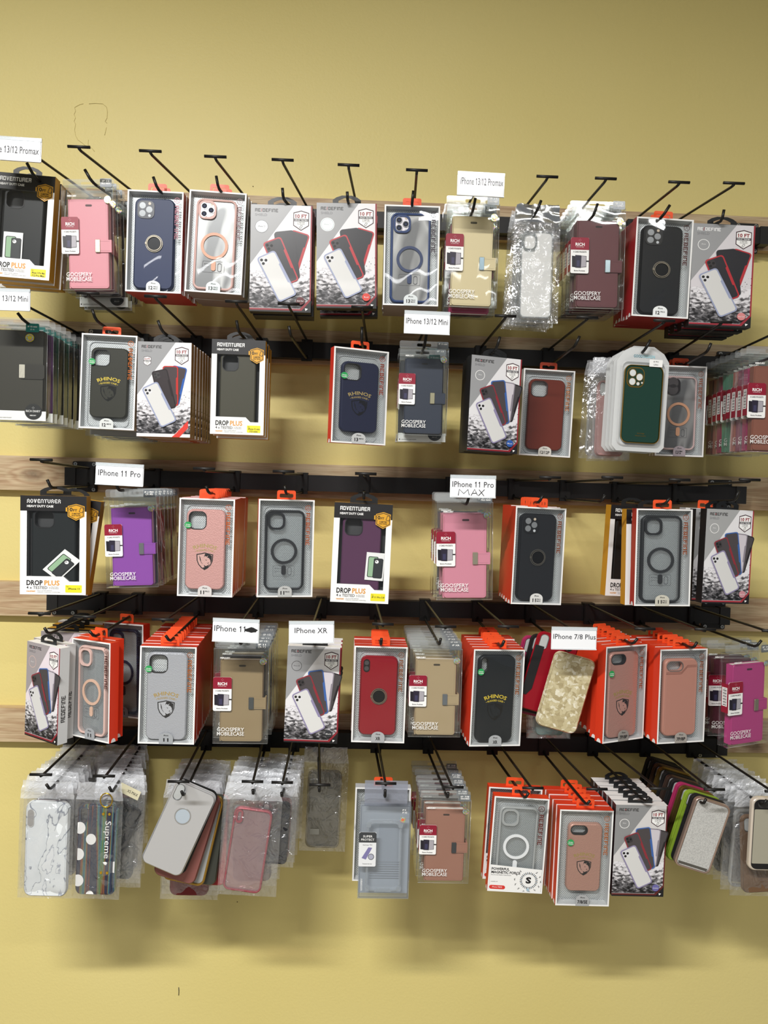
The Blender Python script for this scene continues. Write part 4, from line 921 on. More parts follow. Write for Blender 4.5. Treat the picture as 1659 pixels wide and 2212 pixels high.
# ------------------------------------------------------------------ product kinds
big = dict(x0=-.0415, x1=.0375, z0=-.193, z1=-.0135)
mid = dict(x0=-.041, x1=.037, z0=-.186, z1=-.022)
mini = dict(x0=-.037, x1=.038, z0=-.176, z1=-.027)
yl = mat('D9BE3A', .5)
RX = {'x0': -.036, 'x1': .034, 'z0': -.186, 'z1': -.02}
K = {
 # boxes with a window
 'navy_ring': lambda k: red_box(k, dict(kind='ring', col='1C2C55', lens=3, lensbase='10162B'), ('12', 'PRO MAX'), '5A2230', cs=big, labc='EEF2F2', side='C23A33'),
 'peach_mag': lambda k: red_box(k, dict(kind='mag', col='DDB4AC', ringcol='DFA384', lens=3), ('13', 'PRO MAX'), '3A1E22', cs=big, labc='DCE6E6', side='9E8C8A'),
 'blue_mag': lambda k: red_box(k, dict(kind='mag', col='2B4170', ringcol='20345F', lens=3), ('13', 'PRO MAX'), '2A1A28', cs=big, labc='D9DFE0', side='9C9190'),
 'black_ring': lambda k: red_box(k, dict(kind='ring', col='17191D', lens=3, lensbase='121316'), ('12', 'PRO'), '4E2320', cs=big, labc='EDF1F1', side='A8232B'),
 'black_ring2': lambda k: red_box(k, dict(kind='ring', col='1E2024', lens=3, lensbase='15161A'), ('11', 'PRO MAX'), '8A4522', cs=big, labc='DADBD8', side='C93A22'),
 'red_ring': lambda k: red_box(k, dict(kind='ring', col='8E1220', cam='pill', lens=2, rough=.25), ('XR', None), '8A4A22', cs=mid, labc='A9ABAD', side='C5291D'),
 'olive_rhino': lambda k: red_box(k, dict(kind='rhino', col='35352D', txt=yl, line=mat('121310', .3)), ('12', 'MINI'), 'C96A28', cs=mini, side='B9B4B2', labc='D4D8D6'),
 'navy_rhino': lambda k: red_box(k, dict(kind='rhino', col='20243C', txt=mat('A8925A', .5), line=mat('0E0E14', .3)), ('13', 'MINI'), '9A3A20', cs=mini, labc='BFC1C1', side='D7392A'),
 'rose_rhino': lambda k: red_box(k, dict(kind='rhino', m=weave('D6A29C'), txt=mat('B09A62', .5), shieldbg=weave('DDB0A8')), ('11', 'PRO'), 'D0622C', cs=mid, labc='D2CECC', side='CC3420'),
 'black_mag': lambda k: red_box(k, dict(kind='magclear', col='26282B', ringcol='2A2C2F', print=True), ('11', 'PRO'), 'BF5E30', cs=mid, labc='B9BAB8', side='D5372A'),
 'black_mag2': lambda k: red_box(k, dict(kind='magclear', col='26282B', ringcol='2A2C2F', print=True), ('11', 'PRO MAX'), 'A8562C', cs=big, labc='C9C6B8', side='B5332B'),
 'brown_grad': lambda k: red_box(k, dict(kind='rh', col='6E2F22', rough=.25, rim=mat('2A1A18', .4)), ('12/12P', None), 'C4702C', cs=mid, labc='D2D0C8', side='C4C5C3', tabc='C9441C'),
 'rose_mag': lambda k: red_box(k, dict(kind='mag', col='C9AEAC', ringcol='D6A07E', lens=2), ('12/12', 'PM'), '9A5A40', cs=mid, labc='A99FA6', side='A8A09E'),
 'rose_mag2': lambda k: red_box(k, dict(kind='magclear', col='E3BFB5', ringcol='DFB79F', print=True), ('11', None), '5A241C', cs=big, labc='9FA2A6', side='E03A1C'),
 'navy_mag': lambda k: red_box(k, dict(kind='magclear', col='171B33', ringcol='191C30'), ('11', None), '241A20', cs=big, labc='6E6A72', side='C7331C'),
 'grey_rhino': lambda k: red_box(k, dict(kind='rhino', m=weave('B4B6BC'), txt=mat('AC8F4A', .5), shieldbg=weave('C3C5CA')), ('11', None), 'B5642E', cs=big, labc='9FA3A6', side='D8381E'),
 'black_rhino': lambda k: red_box(k, dict(kind='rhino', col='1D2124', cam='pill', txt=yl, line=mat('0B0C0C', .3)), ('XR', None), 'B06630', cs=big, labc='A9ACAE', side='DA3B22'),
 'rose_rhino78': lambda k: red_box(k, dict(kind='rhino', m=weave('BC8C80'), cam='wide', txt=mat('A08A4C', .5), shieldbg=weave('C39488')), ('7P/8P', None), 'A85A2C', cs=big, labc='8F8B86', side='DD3B1E'),
 'rose_leather': lambda k: red_box(k, dict(kind='lb', col='B98272', cam='wide', steps='8E5A4C', stitch='C99A8C', rim=mat('6A625E', .4)), ('7P/8P', None), 'A85A2C', cs=mid, labc='A09A94', side='E03C1E'),
 'rose_rhino7': lambda k: red_box(k, dict(kind='rhino', m=weave('B98D7E'), cam='wide', txt=mat('A08A4C', .5), shieldbg=weave('C0968A')), ('7/8/SE', None), 'B5642E', cs=dict(x0=-.034, x1=.036, z0=-.172, z1=-.03), labc='A9ABAC', side='D93C20'),
 'promo': lambda k: red_box(k, dict(kind='magclear', col='C3C6C8', ringcol='EEF0F2', m=FROST), None, promo=True, cs=mid, side='E2421F'),
 'grey_clear': lambda k: red_box(k, dict(kind='magclear', col='C3C6C8', ringcol='C9CCCE', m=FROST), None, '6E7072', cs=mid, side='B9BCBE'),
 # printed boxes
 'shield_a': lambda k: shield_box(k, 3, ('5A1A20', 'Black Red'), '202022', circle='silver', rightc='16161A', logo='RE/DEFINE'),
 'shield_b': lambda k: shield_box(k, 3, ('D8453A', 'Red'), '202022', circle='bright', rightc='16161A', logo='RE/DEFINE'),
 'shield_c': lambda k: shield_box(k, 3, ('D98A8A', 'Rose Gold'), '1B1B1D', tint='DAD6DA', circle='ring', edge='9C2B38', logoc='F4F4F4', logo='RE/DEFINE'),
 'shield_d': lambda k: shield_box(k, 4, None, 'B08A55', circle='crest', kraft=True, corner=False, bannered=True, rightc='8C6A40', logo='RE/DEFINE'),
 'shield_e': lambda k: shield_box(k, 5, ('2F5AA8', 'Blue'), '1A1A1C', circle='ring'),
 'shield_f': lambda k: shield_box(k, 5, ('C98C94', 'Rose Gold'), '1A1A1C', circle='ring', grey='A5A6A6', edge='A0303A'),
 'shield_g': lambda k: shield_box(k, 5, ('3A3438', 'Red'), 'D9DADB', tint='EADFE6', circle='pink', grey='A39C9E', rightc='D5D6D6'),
 'shield_h': lambda k: shield_box(k, 5, ('333438', 'Black'), '8C1F2B', circle='dark', tabc='1A1A1A'),
 'shield_i': lambda k: shield_box(k, 5, ('6E6AA8', 'Gradient'), '2A1F22', circle='ring', tint='D6D4D3', grey='8E8F90', edge='5E1D1E', tabc='17181A'),
 # heavy duty window boxes
 'adv_black': lambda k: adv_box(k, dict(kind='rhx', col='232526'), 'iPhone 13 Pro Max|/12 Pro Max', (X(.36), Z(.70), .0)),
 'adv_olive': lambda k: adv_box(k, dict(kind='rhx', col='4A483C'), 'iPhone 12 mini|/13 mini'),
 'adv_tilt': lambda k: adv_box(k, dict(kind='rhx', col='202425'), 'iPhone 11', (X(.62), Z(.70), .72)),
 'adv_purple': lambda k: adv_box(k, dict(kind='rhx', col='5B3B55', rough=.2), 'IP 11 Pro 5.8', (X(.74), Z(.63), .04)),
 'adv_plain': lambda k: adv_box(k, dict(kind='rhx', col='1A1B1C'), 'iPhone 11 Pro'),
 # wallet boxes
 'w_pink': lambda k: wallet_box(k, 'E0919E'), 'w_gold': lambda k: wallet_box(k, 'D3C49C', 'IP 13|PRO MAX', metal=.25, clasp='8FA5B0'),
 'w_mauve': lambda k: wallet_box(k, '9C5F74'), 'w_magenta': lambda k: wallet_box(k, 'B02A62', 'IP 13|PRO MAX'), 'w_black': lambda k: wallet_box(k, '232226'),
 'w_brown': lambda k: wallet_box(k, '64343A', 'IP 12|(6.1)/PRO', clasp='B9CDD4'), 'w_navy': lambda k: wallet_box(k, '232C3E', 'IP 13 mini|', clasp='C9C4A4'),
 'w_tan2': lambda k: wallet_box(k, '8A5240', 'IP 13|'), 'w_mint': lambda k: wallet_box(k, '5FA98F', 'IP 13|'), 'w_hot': lambda k: wallet_box(k, 'B52C6A', 'IP 13|'), 'w_peach': lambda k: wallet_box(k, 'C77F74', 'IP 13|'),
 'w_purple': lambda k: wallet_box(k, '8C46A8', 'IP 11 PRO|(5.8)', clasp='9EA0A4'), 'w_indigo': lambda k: wallet_box(k, '25243F', 'IP 11 PRO|(5.8)'), 'w_wine': lambda k: wallet_box(k, '6E2238', 'IP 11 PRO|(5.8)'),
 'w_pink2': lambda k: wallet_box(k, 'D98BA0', 'IP 11|PRO MAX'), 'w_tan': lambda k: wallet_box(k, '94805F', 'IP 11|(6.1)', clasp='6E7476'), 'w_sand': lambda k: wallet_box(k, 'AC9876', 'iP XR|', clasp='8F979E'),
 'w_magenta2': lambda k: wallet_box(k, 'B83A80', 'IP 7/8|PLUS', clasp='A8A08E'), 'w_maroon': lambda k: wallet_box(k, '4A1826', 'IP 7/8|PLUS'), 'w_rose': lambda k: wallet_box(k, '9E6E5C', 'IP 7/8|SE2/SE3', clasp='5A5E62'),
 'd_olive': lambda k: diary_box(k, '35332A'), 'd_purple': lambda k: diary_box(k, '5E3A66'), 'd_green': lambda k: diary_box(k, '1E4A3C'), 'd_black': lambda k: diary_box(k, '1A1C22'), 'd_blue': lambda k: diary_box(k, '2A3A52'),
}
def gold_folio(root, o): pass
def marble_extra(root, o):
    q = M(); q.prism(rr(-.040, -.027, -.092, -.058, .0065, 6), .0008, .002, mat('9C9A98', .5)); q.strip(rr(-.0408, -.0262, -.0928, -.0572, .0072, 6), .0006, rr(-.040, -.027, -.092, -.058, .0065, 6), .0008, mat('C9C9C6', .4)); q.build('camera_cutout', o)
def holo_extra(root, o):
    q = M()
    for cx, cz, r in ((-.040, -.095, .0125), (-.014, -.118, .0115), (-.041, -.15, .0125), (-.040, -.205, .0125), (.042, -.175, .012), (-.012, -.235, .009)):
        pts = [p for p in circ(cx, cz, r, 28) if -.0455 <= p[0] <= .0435 and p[1] > -.2345]
        q.poly(pts, .0012, WHT)
    q.build('polka_dot', o)
    s = M(); s.loft([(rr(.009, .037, -.23, -.049, .004, 4), -.0006), (rr(.008, .038, -.231, -.048, .005, 4), .0012)], HOLO, smooth=False)
    s.text('Supreme', .018, -.078, .013, WHT, -.001, w=.078, rotd=pi/2)
    h = [(.02, -.171), (.0232, -.166), (.0232, -.1625), (.0215, -.1605), (.020, -.162), (.0185, -.1605), (.0168, -.1625), (.0168, -.166)]
    s.poly(rot(h, 1.9, .02, -.166), -.001, WHT); st = s.build('wrist_strap', o)
    g = M(); gm = mat('D9B13C', .2, .95)
    for x, z in ((.0125, -.063), (.0265, -.063), (.0125, -.186), (.0265, -.186)): g.prism(circ(x, z, .003, 12), -.0022, -.0006, gm)
    g.build('gold_stud', st)
def gold_ring(root, o):
    g = M(); n = 24; c = Vector((.018, -.002, -.034)); g.tube([c+Vector((.0135*cos(2*pi*i/n), 0, .0145*sin(2*pi*i/n))) for i in range(n+1)], .0014, mat('E0B73C', .15, 1.0), 6, False)
    g.build('gold_ring', root)
def holed(root, o):
    q = M(); q.prism(circ(-.003, -.058, .0135, 28), -.0004, .0004, mat('AEB9C2', .5)); q.ring(-.003, -.058, .0135, .0152, -.001, .0006, mat('C9CDD2', .15, 1), 28); q.build('logo_ring', o)
def xsmax(root, o):
    q = M(); q.poly(rr(-.030, .02, -.035, -.015, .001, 2), -.0002, mat('D8D2B2', .5)); q.text('XS MAX', -.01, -.028, .0062, INK, -.0005, w=.026); q.build('price_sticker', o)
def white_sticker(root, o):
    q = M(); q.poly(rr(-.030, -.008, -.195, -.182, .001, 2), -.0018, mat('8E8D84', .6)); q.build('price_sticker', root)
def promax(root, o):
    q = M(); q.poly(rr(-.02, .03, -.034, -.012, .001, 2), -.004, mat('D6D8DC', .5)); q.text('11 promax', -.015, -.026, .006, INK, -.0045, w=.036); q.build('paper_slip', root)
C_ = lambda col, **q: dict(dict(kind='plain', col=col, cam='pill', lens='hole'), **q)
K.update({
 'bag_foil': lambda k: bagged(k, dict(kind='clearback', col='E8EAEA', m=CASECLEAR, back=mat('E9EAE7', .35)), 3, FOIL, bw=.112, bh=.238, head=.035),
 'bag_clear2': lambda k: bagged(k, dict(kind='clearback', col='E8EAEA', m=CASECLEAR), 5, BAGHEAD, bw=.115, bh=.24),
 'bag_marble': lambda k: bagged(k, dict(kind='marble', m=MARBLE, stitch='8E979C'), 11, extra=marble_extra, bw=.12, bh=.238, cs=dict(x0=-.046, x1=.05, z0=-.234, z1=-.042)),
 'bag_rose': lambda k: bagged(k, C_('8E5A66'), 12), 'bag_black': lambda k: bagged(k, C_('1C1D22'), 13), 'bag_white': lambda k: bagged(k, C_('D9D9DA'), 14), 'bag_teal': lambda k: bagged(k, C_('6F8A86'), 15),
 'bag_red': lambda k: bagged(k, C_('7E1C22'), 16), 'bag_brown': lambda k: bagged(k, C_('6E4A36'), 17), 'bag_dots': lambda k: bagged(k, C_('1F2A2C'), 18), 'bag_beige': lambda k: bagged(k, C_('B8A892'), 19),
 'bag_clear': lambda k: bagged(k, dict(kind='clearback', col='B9BBB6', m=FROST, cam='pill'), 20), 'bag_gold': lambda k: bagged(k, dict(kind='clearback', col='B8924A', metal=.7, cam='pill'), 21),
 'bag_holo': lambda k: bagged(k, dict(kind='lb', m=HOLO, cam='pill', rim=mat('3A4452', .3)), 22, extra=lambda r, o: (holo_extra(r, o), gold_ring(r, o)), bw=.108, bh=.245, cs=dict(x0=-.047, x1=.045, z0=-.236, z1=-.046)),
 'bag_pinkrim': lambda k: bagged(k, dict(kind='clearback', col='A8505A', metal=.4, rough=.3, cam='pill', back=PINKCLEAR), 23, an=5, bw=.122, bh=.24),
 'bag_taupe': lambda k: bagged(k, C_('71563F', rough=.3), 24, an=-4), 'bag_promax': lambda k: bagged(k, C_('1E2233'), 25, extra=promax),
 'bag_smoke': lambda k: bagged(k, dict(kind='clearback', col='8A8272', m=clear('smoke_rim', 'B9B39F', .5, 1.3, .1, '8E8872'), cam='pill', back=clear('smoke_back', '8C897C', .55, 1.0, .2, '67655A')), 26, extra=white_sticker, bw=.108, bh=.235, head=.035),
 'bag_xsmax': lambda k: bagged(k, C_('17181B', rim=None), 27, an=22, extra=xsmax),
 'bag_pink': lambda k: bagged(k, C_('B8918E'), 28),
 'bare_silver': lambda k: bare(k, dict(kind='plain', col='CDCED0', rough=.32, metal=.5, cam='pill', lens='hole'), holed), 'bare_black': lambda k: bare(k, C_('1B1C1D', metal=.1)), 'bare_roseg': lambda k: bare(k, C_('8E5A54', metal=.3)),
 'bare_goldrim': lambda k: bare(k, dict(kind='clearback', col='A8843C', metal=.8, rough=.2, cam='pill', back=FROST)), 'bare_smoke': lambda k: bare(k, C_('3C3E38', rough=.25)), 'bare_red': lambda k: bare(k, C_('9C2026', rough=.3)),
 'bare_pearl': lambda k: bare(k, dict(kind='marble', m=PEARL), lambda r, o: None), 'bare_redblack': lambda k: bare(k, C_('8E1422', rough=.3), lambda r, o: rb_extra(o)),
 'bare_glitter': lambda k: bare(k, dict(kind='clearback', col='BFA596', metal=.7, rough=.2, cam='pill', back=GLIT, nocam=True), cover_hole), 'bare_green': lambda k: bare(k, C_('7E9A30', rough=.25)), 'bare_dark': lambda k: bare(k, C_('2A2A2B', metal=.4)),
 'bare_gun': lambda k: bare(k, C_('5C4A42', metal=.7, rough=.25)), 'bare_magenta': lambda k: bare(k, C_('9C2A55')), 'bare_gold2': lambda k: bare(k, C_('8A7440', metal=.8, rough=.25)),
 'bare_frame': lambda k: bare(k, dict(kind='frame', col='E2D6C6', rough=.2, metal=.3), frame_extra),
})
def rb_extra(o):
    q = M(); q.prism([(-.041, -.03), (-.024, -.03), (-.024, -.12), (-.032, -.135), (-.041, -.135)], -.0012, .0002, BLK); q.build('black_grip', o)
def cover_hole(root, o):
    q = M(); q.poly(rr(-.036, .036, -.16, -.005, .01, 5), .0006, GLIT); q.poly([(-.034, -.152), (.034, -.152), (.032, -.158), (-.032, -.158)], .0004, mat('55524C', .3)); q.build('glitter_back', o)
def frame_extra(root, o):
    q = M(); q.poly(rr(-.037, .037, -.161, -.004, .012, 5), -.0006, BLK); q.poly(rr(-.036, .036, -.148, -.026, .002, 2), -.001, mat('A8A492', .35)); q.prism(rr(-.030, .012, -.022, -.008, .006, 4), -.0016, -.0006, mat('3A3A3A', .2)); q.build('mirror_panel', o)
def blister(k, col, metal=0, deep=False):
    root = empty('blister_pack'); m = M(); w_, h_ = .112, .206
    A = rr(-w_/2, w_/2, -h_, -.012, .012, 5); top = [(-w_/2+.0, -.03), (-w_/2+.012, -.013), (-.022, 0), (.022, 0), (w_/2-.012, -.013), (w_/2, -.03), (w_/2, -h_+.01), (w_/2-.01, -h_), (-w_/2+.01, -h_), (-w_/2, -h_+.01)]
    MW = clear('milky_blister', 'F6F7F7', .55, 1.3, .1)
    m.loft([(top, .0), (top, .0012)], MW, smooth=False)
    L = lambda i, y: (rr(-.047+i, .047-i, -.196+i, -.03-i, .012, 6), y)
    m.strip(*L(0, 0), *L(.002, -.006), MW, True); m.poly(L(.002, 0)[0], .0003, mat('EEF0F0', .5)); m.build('blister_tray', root)
    o = phone_case(root, dict(kind='lb' if deep else 'marble', m=mat(col, .1, metal, 1.0), lens='gold3' if deep else 'hole', rim=mat('C79A3F', .2, .9)), x0=-.040, x1=.042, z0=-.19, z1=-.038, y=-.0065, t=.007)
    q = M(); gm = mat('C79A3F', .2, .9); q.frame(rr(-.0403, .0423, -.1903, -.0377, .0142, 6), rr(-.0392, .0412, -.1892, -.0388, .0132, 6), -.0072, -.004, gm); q.build('gold_rim', o)
    s = M(); s.text('GOOD', -.021, -.022, .0055, mat('4A8FA0', .3), -.0006, w=.019, bold=.01); s.text('DESIGN', -.001, -.022, .0055, mat('8FD0DC', .3), -.0006, w=.025, bold=.01); s.poly(rr(.01, .038, -.04, -.026, .001, 2), -.009, WHT)
    s.text('60 PRO', .024, -.0315, .003, INK, -.0092, al='c'); s.text('12PRO', .024, -.0375, .003, INK, -.0092, al='c'); s.text('Good design', .002, -.172, .0025, gm, -.0068, al='c'); s.text('dedicated to superior', .002, -.1765, .0022, gm, -.0068, al='c'); s.build('printed_card', root)
    return root
K['blister_green'] = lambda k: blister(k, '12382C', 0, True); K['blister_sage'] = lambda k: blister(k, '7E8C74'); K['blister_pink'] = lambda k: blister(k, 'C9A8A4')
def super_box(k):
    root = empty('clear_case_box'); D = .02; m = M(); B = clear('frosted_box', 'E6EAEE', .14, 1.1, .12, 'C2C7CE'); m.box(-W/2, W/2, 0, D, -H, 0, B)
    fr = mat('5E6470', .4); a = rr(-W/2+.003, W/2-.003, -H+.003, -.002, .0005, 1); b = rr(-W/2+.0038, W/2-.0038, -H+.0038, -.0028, .0005, 1); m.strip(a, -.0003, b, -.0003, fr)
    m.box(-.046, .046, .003, .0036, -.004, .05, clear('grey_flap', 'D3D7E0', .3, 1, .1, 'C2C6D2')); m.text('GOOSPERY', -.0455, -.183, .0035, WHT, -.0006, w=.026, rotd=-pi/2, bold=.01)
    m.text('iP X', .036, -.012, .0035, WHT, -.0006, w=.008, bold=.02); m.text('iP XS', .036, -.0175, .0035, WHT, -.0006, w=.010, bold=.02)
    n0 = mat('A8ADB2', .6)
    for j in range(8): m.box(-.03, .035, .0165, .017, -.13-.005*j, -.1285-.005*j, n0)
    m.poly(rr(-.012, .03, -.14, -.05, .002, 3), .0175, mat('A9B0B8', .5)); m.poly(rr(-.053, .053, -.198, -.002, .001, 1), .0185, mat('B9BFC5', .5)); m.build('clear_box', root)
    c = M(); G = clear('bumper', 'EEF2F4', .25, 2.2, .06); L = lambda i: rr(-.039+i, .037-i, -.186+i, -.036-i, .013, 6)
    c.loft([(L(.005), .003), (L(.002), .002), (L(0), .004), (L(0), .013)], G, False, False); c.strip(L(.005), .003, L(.005), .011, G, True)
    for sx_ in (-1, 1):
        for cz in (-.043, -.179): c.prism(rr(-.001+sx_*.034-.005, -.001+sx_*.034+.005, cz-.006, cz+.006, .003, 4), .0005, .004, G)
    c.prism([(-.02, -.186), (-.015, -.178), (.013, -.178), (.018, -.186)], .001, .003, G); c.build('clear_bumper_case', root)
    t = M(); x0, x1 = -.055, -.018; t.prism(rr(x0, x1, -.131, -.058, .003, 4), -.0014, -.0006, mat('E6E8EA', .4)); t.poly([(x0, -.08), (x0, -.061), (x0+.003, -.058), (x1-.003, -.058), (x1, -.061), (x1, -.08)], -.0016, mat('3A3D40', .4))
    cx = (x0+x1)/2; t.text('SUPER', cx, -.069, .0045, WHT, -.0018, w=.02, al='c', bold=.01); t.text('PROTECT', cx, -.076, .0045, WHT, -.0018, w=.028, al='c', bold=.01)
    t.poly([(cx-.012, -.113), (cx+.002, -.09), (cx+.01, -.091), (cx-.003, -.116)], -.0017, mat('7D78A8', .3)); t.poly(circ(cx+.008, -.11, .0065, 20), -.0019, mat('2F3236', .4)); t.poly(circ(cx+.008, -.11, .0055, 20), -.002, mat('A9ABBC', .3)); t.text('Transparent clear case', cx, -.126, .002, INK, -.0018, al='c', w=.02); t.text('Dual layer TPU', cx, -.086, .002, INK, -.0018, al='c', w=.02); t.build('paper_tag', root)
    s = M(); s.prism(circ(.037, -.031, .0065, 16), -.001, -.0004, LEAF); s.poly(circ(.037, -.031, .0035, 10), -.0012, mat('D8764E', .4)); s.build('hologram_sticker', root)
    return root
K['super'] = super_box
def white_box(k):
    root = empty('printed_box'); m = M(); m.box(-W/2, W/2, 0, .02, -H, 0, mat('CFCFCB', .5)); m.box(-W/2+.018, W/2-.001, -.0003, 0, -H+.006, -H+.02, mat('1F4E77', .4)); m.text('BLOSSOM', -W/2+.022, -H+.0105, .006, WHT, -.0006, w=.045); m.text('QUALITY', -W/2+.002, -H+.012, .003, INK, -.0004, w=.012); m.build('carton', root); hang_tab(root, 'black', '1E1F20', .011); return root
K['white_blossom'] = white_box
def clear_pack(k):
    root = empty('clear_case_box'); m = M(); m.box(-W/2, W/2, 0, .02, -H, 0, CLEARBOX); m.strip(rr(-W/2, W/2, 0, .017, .004, 5), .009, rr(-.016, .016, .0045, .0115, .003, 5), .009, TABCLEAR); m.poly(rr(-W/2+.004, W/2-.004, -H+.004, -.004, .002, 2), .015, mat('A8A8A4', .5)); m.build('clear_box', root, 'dbox2'); return root
K['clear_pack'] = clear_pack

PROTO = {}
def make(key):
    if key not in PROTO: PROTO[key] = K[key](key); return PROTO[key]
    return dup(PROTO[key])
CAT = {'window_box': 'phone case box', 'printed_box': 'phone case box', 'windowed_box': 'phone case box', 'wallet_case_box': 'wallet case', 'bagged_phone_case': 'bagged phone case', 'phone_case': 'phone case', 'blister_pack': 'blister pack', 'clear_case_box': 'phone case box'}
ORD = ['', 'first', 'second', 'third', 'fourth', 'fifth', 'sixth', 'seventh', 'eighth', 'ninth', 'tenth', 'eleventh', 'twelfth']
rj = random.Random(11)
def stack(hook, TL, TR, BL, keys, label, short=None, back='box', s=.0232, depth=1.537, yaw=0, w=None, grp=None, jit=1.0, drift=(0, 0), roll=0, nh=H, nw=W, drop=None, labels=None, offs=None):
    a, b, c = P(*TL, depth), P(*TR, depth), P(*BL, depth)
    wd, hg = (b-a).length, (c-a).length
    an = .35*atan2(-(b-a).z, (b-a).x)+.65*atan2(-(c-a).x, -(c-a).z)
    if yaw: an = atan2(-(c-a).x, -(c-a).z)
    if w: wd = w
    p0 = (a+b)/2; d = (DIRS[hook][0]*.6, 1, DIRS[hook][2]*.35) if hook else (0, 1, 0)
    for i, key in enumerate(keys):
        o = make(key); base = o.name.split('.')[0]; jit = {'bagged_phone_case': 5, 'phone_case': 3, 'wallet_case_box': 2}.get(base, 1)
        jx, jz, jr = (rj.uniform(-1, 1)*.0006*jit, rj.uniform(-1, 1)*.0008*jit, rj.uniform(-1, 1)*.008*jit) if i else (0, 0, 0)
        if offs and i < len(offs): jx += offs[i][0]; jz += offs[i][1]; jr += radians(offs[i][2])
        dy = i*s
        o.location = (p0.x+(d[0]+drift[0])*dy+jx, depth+dy, p0.z+(d[2]+drift[1])*dy+jz-(drop[i] if drop else 0))
        o.rotation_mode = 'XYZ'; o.rotation_euler = (0, an+jr+radians(roll)*i, radians(yaw)+jr*.6)
        o.scale = (wd/nw, 1, hg/nh)
        lb = label if i == 0 else (labels[i-1] if labels and i-1 < len(labels) else '%s %s back from the %s' % (ORD[i], back, short or label))
        tag(o, lb, CAT[base], grp or 'phone cases hanging behind the '+(short or 'front one'))
        if i == 0 and len(keys) == 1 and not grp and 'group' in o: del o['group']
# ================================================================== row 1
stack('a0', (-12, 369), (120, 383), (-24, 594), ['adv_black']*3, 'black-topped heavy duty case box cut off at the left of the top row', 'leftmost heavy duty box', 'gold-sided heavy duty box', s=.026, drop=[0, .004, .006])
stack('a0', (8, 400), (128, 408), (-2, 620), ['white_blossom'], 'grey box with a blue strip peeking out below the leftmost heavy duty box', s=.02, depth=1.63)
stack('a1', (131, 399), (243, 404), (140, 624), ['w_pink', 'w_mauve', 'w_black', 'd_black', 'd_black', 'w_black'], 'pink wallet case in a clear box, second pack in the top row', 'top row pink wallet case', 'clear boxed wallet case', s=.027, drop=[0, .0, .002, .018, .02, 0])
stack('a2', (276, 409), (397, 415), (270, 629), ['navy_ring']*5, 'navy blue case with metal finger ring in a window box, top row', 'navy ring case', 'red-edged window box', s=.024)
stack('a3', (410, 407), (533, 420), (402, 627), ['peach_mag']*6, 'clear pink-framed case with peach magnet ring in the top row', 'peach magnet ring case', 'narrow window box edge')
stack('a4', (542, 441), (675, 445), (538, 672), ['shield_a']*3, 'white printed box with silver disc and dark red sticker in the top row', 'printed box with silver disc', 'black-edged printed box', s=.025, drop=[0, .004, .004])
stack('a5', (684, 438), (814, 440), (683, 665), ['shield_b']*2, 'white printed box with glaring white disc and bright red sticker', 'printed box with glaring disc', 'black-edged printed box', s=.06, drop=[0, .006])
stack('a6', (831, 443), (951, 444), (824, 660), ['blue_mag']*5, 'clear blue-framed case with blue magnet ring in the top row', 'blue magnet ring case', 'narrow window box edge')
stack('a7', (966, 437), (1080, 441), (958, 662), ['w_gold', 'w_magenta', 'w_black', 'w_mauve', 'w_black'], 'pale gold wallet case in a clear box below a sign card', 'pale gold wallet case', 'clear boxed wallet case', s=.027, drop=[0, .01, 0, 0, 0])
stack('a8', (1113, 438), (1214, 440), (1103, 696), ['bag_foil', 'bag_clear2', 'bag_clear2', 'bag_clear2'], 'silver foil topped bag with a clear case in the top row', 'foil topped bag', 'bagged clear case', s=.024, nh=.238, nw=.112, grp='bagged clear cases in the top row')
stack('a9', (1235, 446), (1352, 452), (1232, 664), ['w_brown', 'w_brown', 'w_wine', 'w_black', 'w_brown', 'w_black'], 'glossy maroon wallet case in a clear box in the top row', 'top row maroon wallet case', 'clear boxed wallet case', s=.026)
stack('a10', (1376, 469), (1499, 474), (1361, 683), ['black_ring']*6, 'black case with finger ring in a window box, top row', 'top row black ring case', 'red-edged window box', s=.0235)
stack('a11', (1498, 482), (1632, 488), (1487, 703), ['shield_c']*4, 'white printed box with rose sticker at the right end of the top row', 'top row rightmost printed box', 'dark-edged printed box', s=.03, drop=[0, .006, .006, .01], drift=(-.08, 0))
# ================================================================== row 2
stack('b0', (-20, 700), (103, 704), (-24, 907), ['d_olive', 'd_purple', 'd_green', 'd_olive', 'd_green', 'd_black', 'd_black', 'd_purple'], 'olive diary case with gold hologram sticker at the left of the second row', 'olive diary case', 'clear boxed diary case', s=.027)
stack('b1', (177, 718), (297, 727), (172, 923), ['olive_rhino', 'clear_pack', 'clear_pack', 'clear_pack', 'clear_pack', 'clear_pack'], 'olive case with yellow lettering and shield emblem in a silver window box', 'olive rhino emblem case', 'clear pack', s=.03, drop=[0, .012, .012, .014, .014, .014])
stack('b2', (298, 738), (414, 740), (293, 943), ['shield_d']*8, 'printed box with brown cardboard side and red corner banner', 'brown-sided printed box', 'brown cardboard-sided box', s=.0245)
stack('b3', (458, 732), (574, 736), (453, 937), ['adv_olive', 'adv_olive', 'adv_olive'], 'gold-sided heavy duty box with an olive case in its window', 'heavy duty box with olive case', 'gold-sided heavy duty box', s=.032, drop=[0, .001, .004])
stack('b5', (727, 751), (837, 757), (719, 956), ['navy_rhino'], 'navy case with gold lettering alone in a red-sided window box', yaw=19, w=.115)
stack('b6', (864, 748), (970, 754), (860, 937), ['w_navy', 'd_black', 'w_peach', 'd_black'], 'dark blue wallet case in a clear box below a sign card', 'dark blue wallet case', 'clear boxed wallet case', s=.027, drop=[0, .014, .004, .012])
stack('b7', (1016, 769), (1132, 774), (1005, 975), ['shield_e']*4, 'black-sided printed box with a blue round sticker', 'printed box with blue sticker', 'black-sided printed box', yaw=14, w=.109, s=.027)
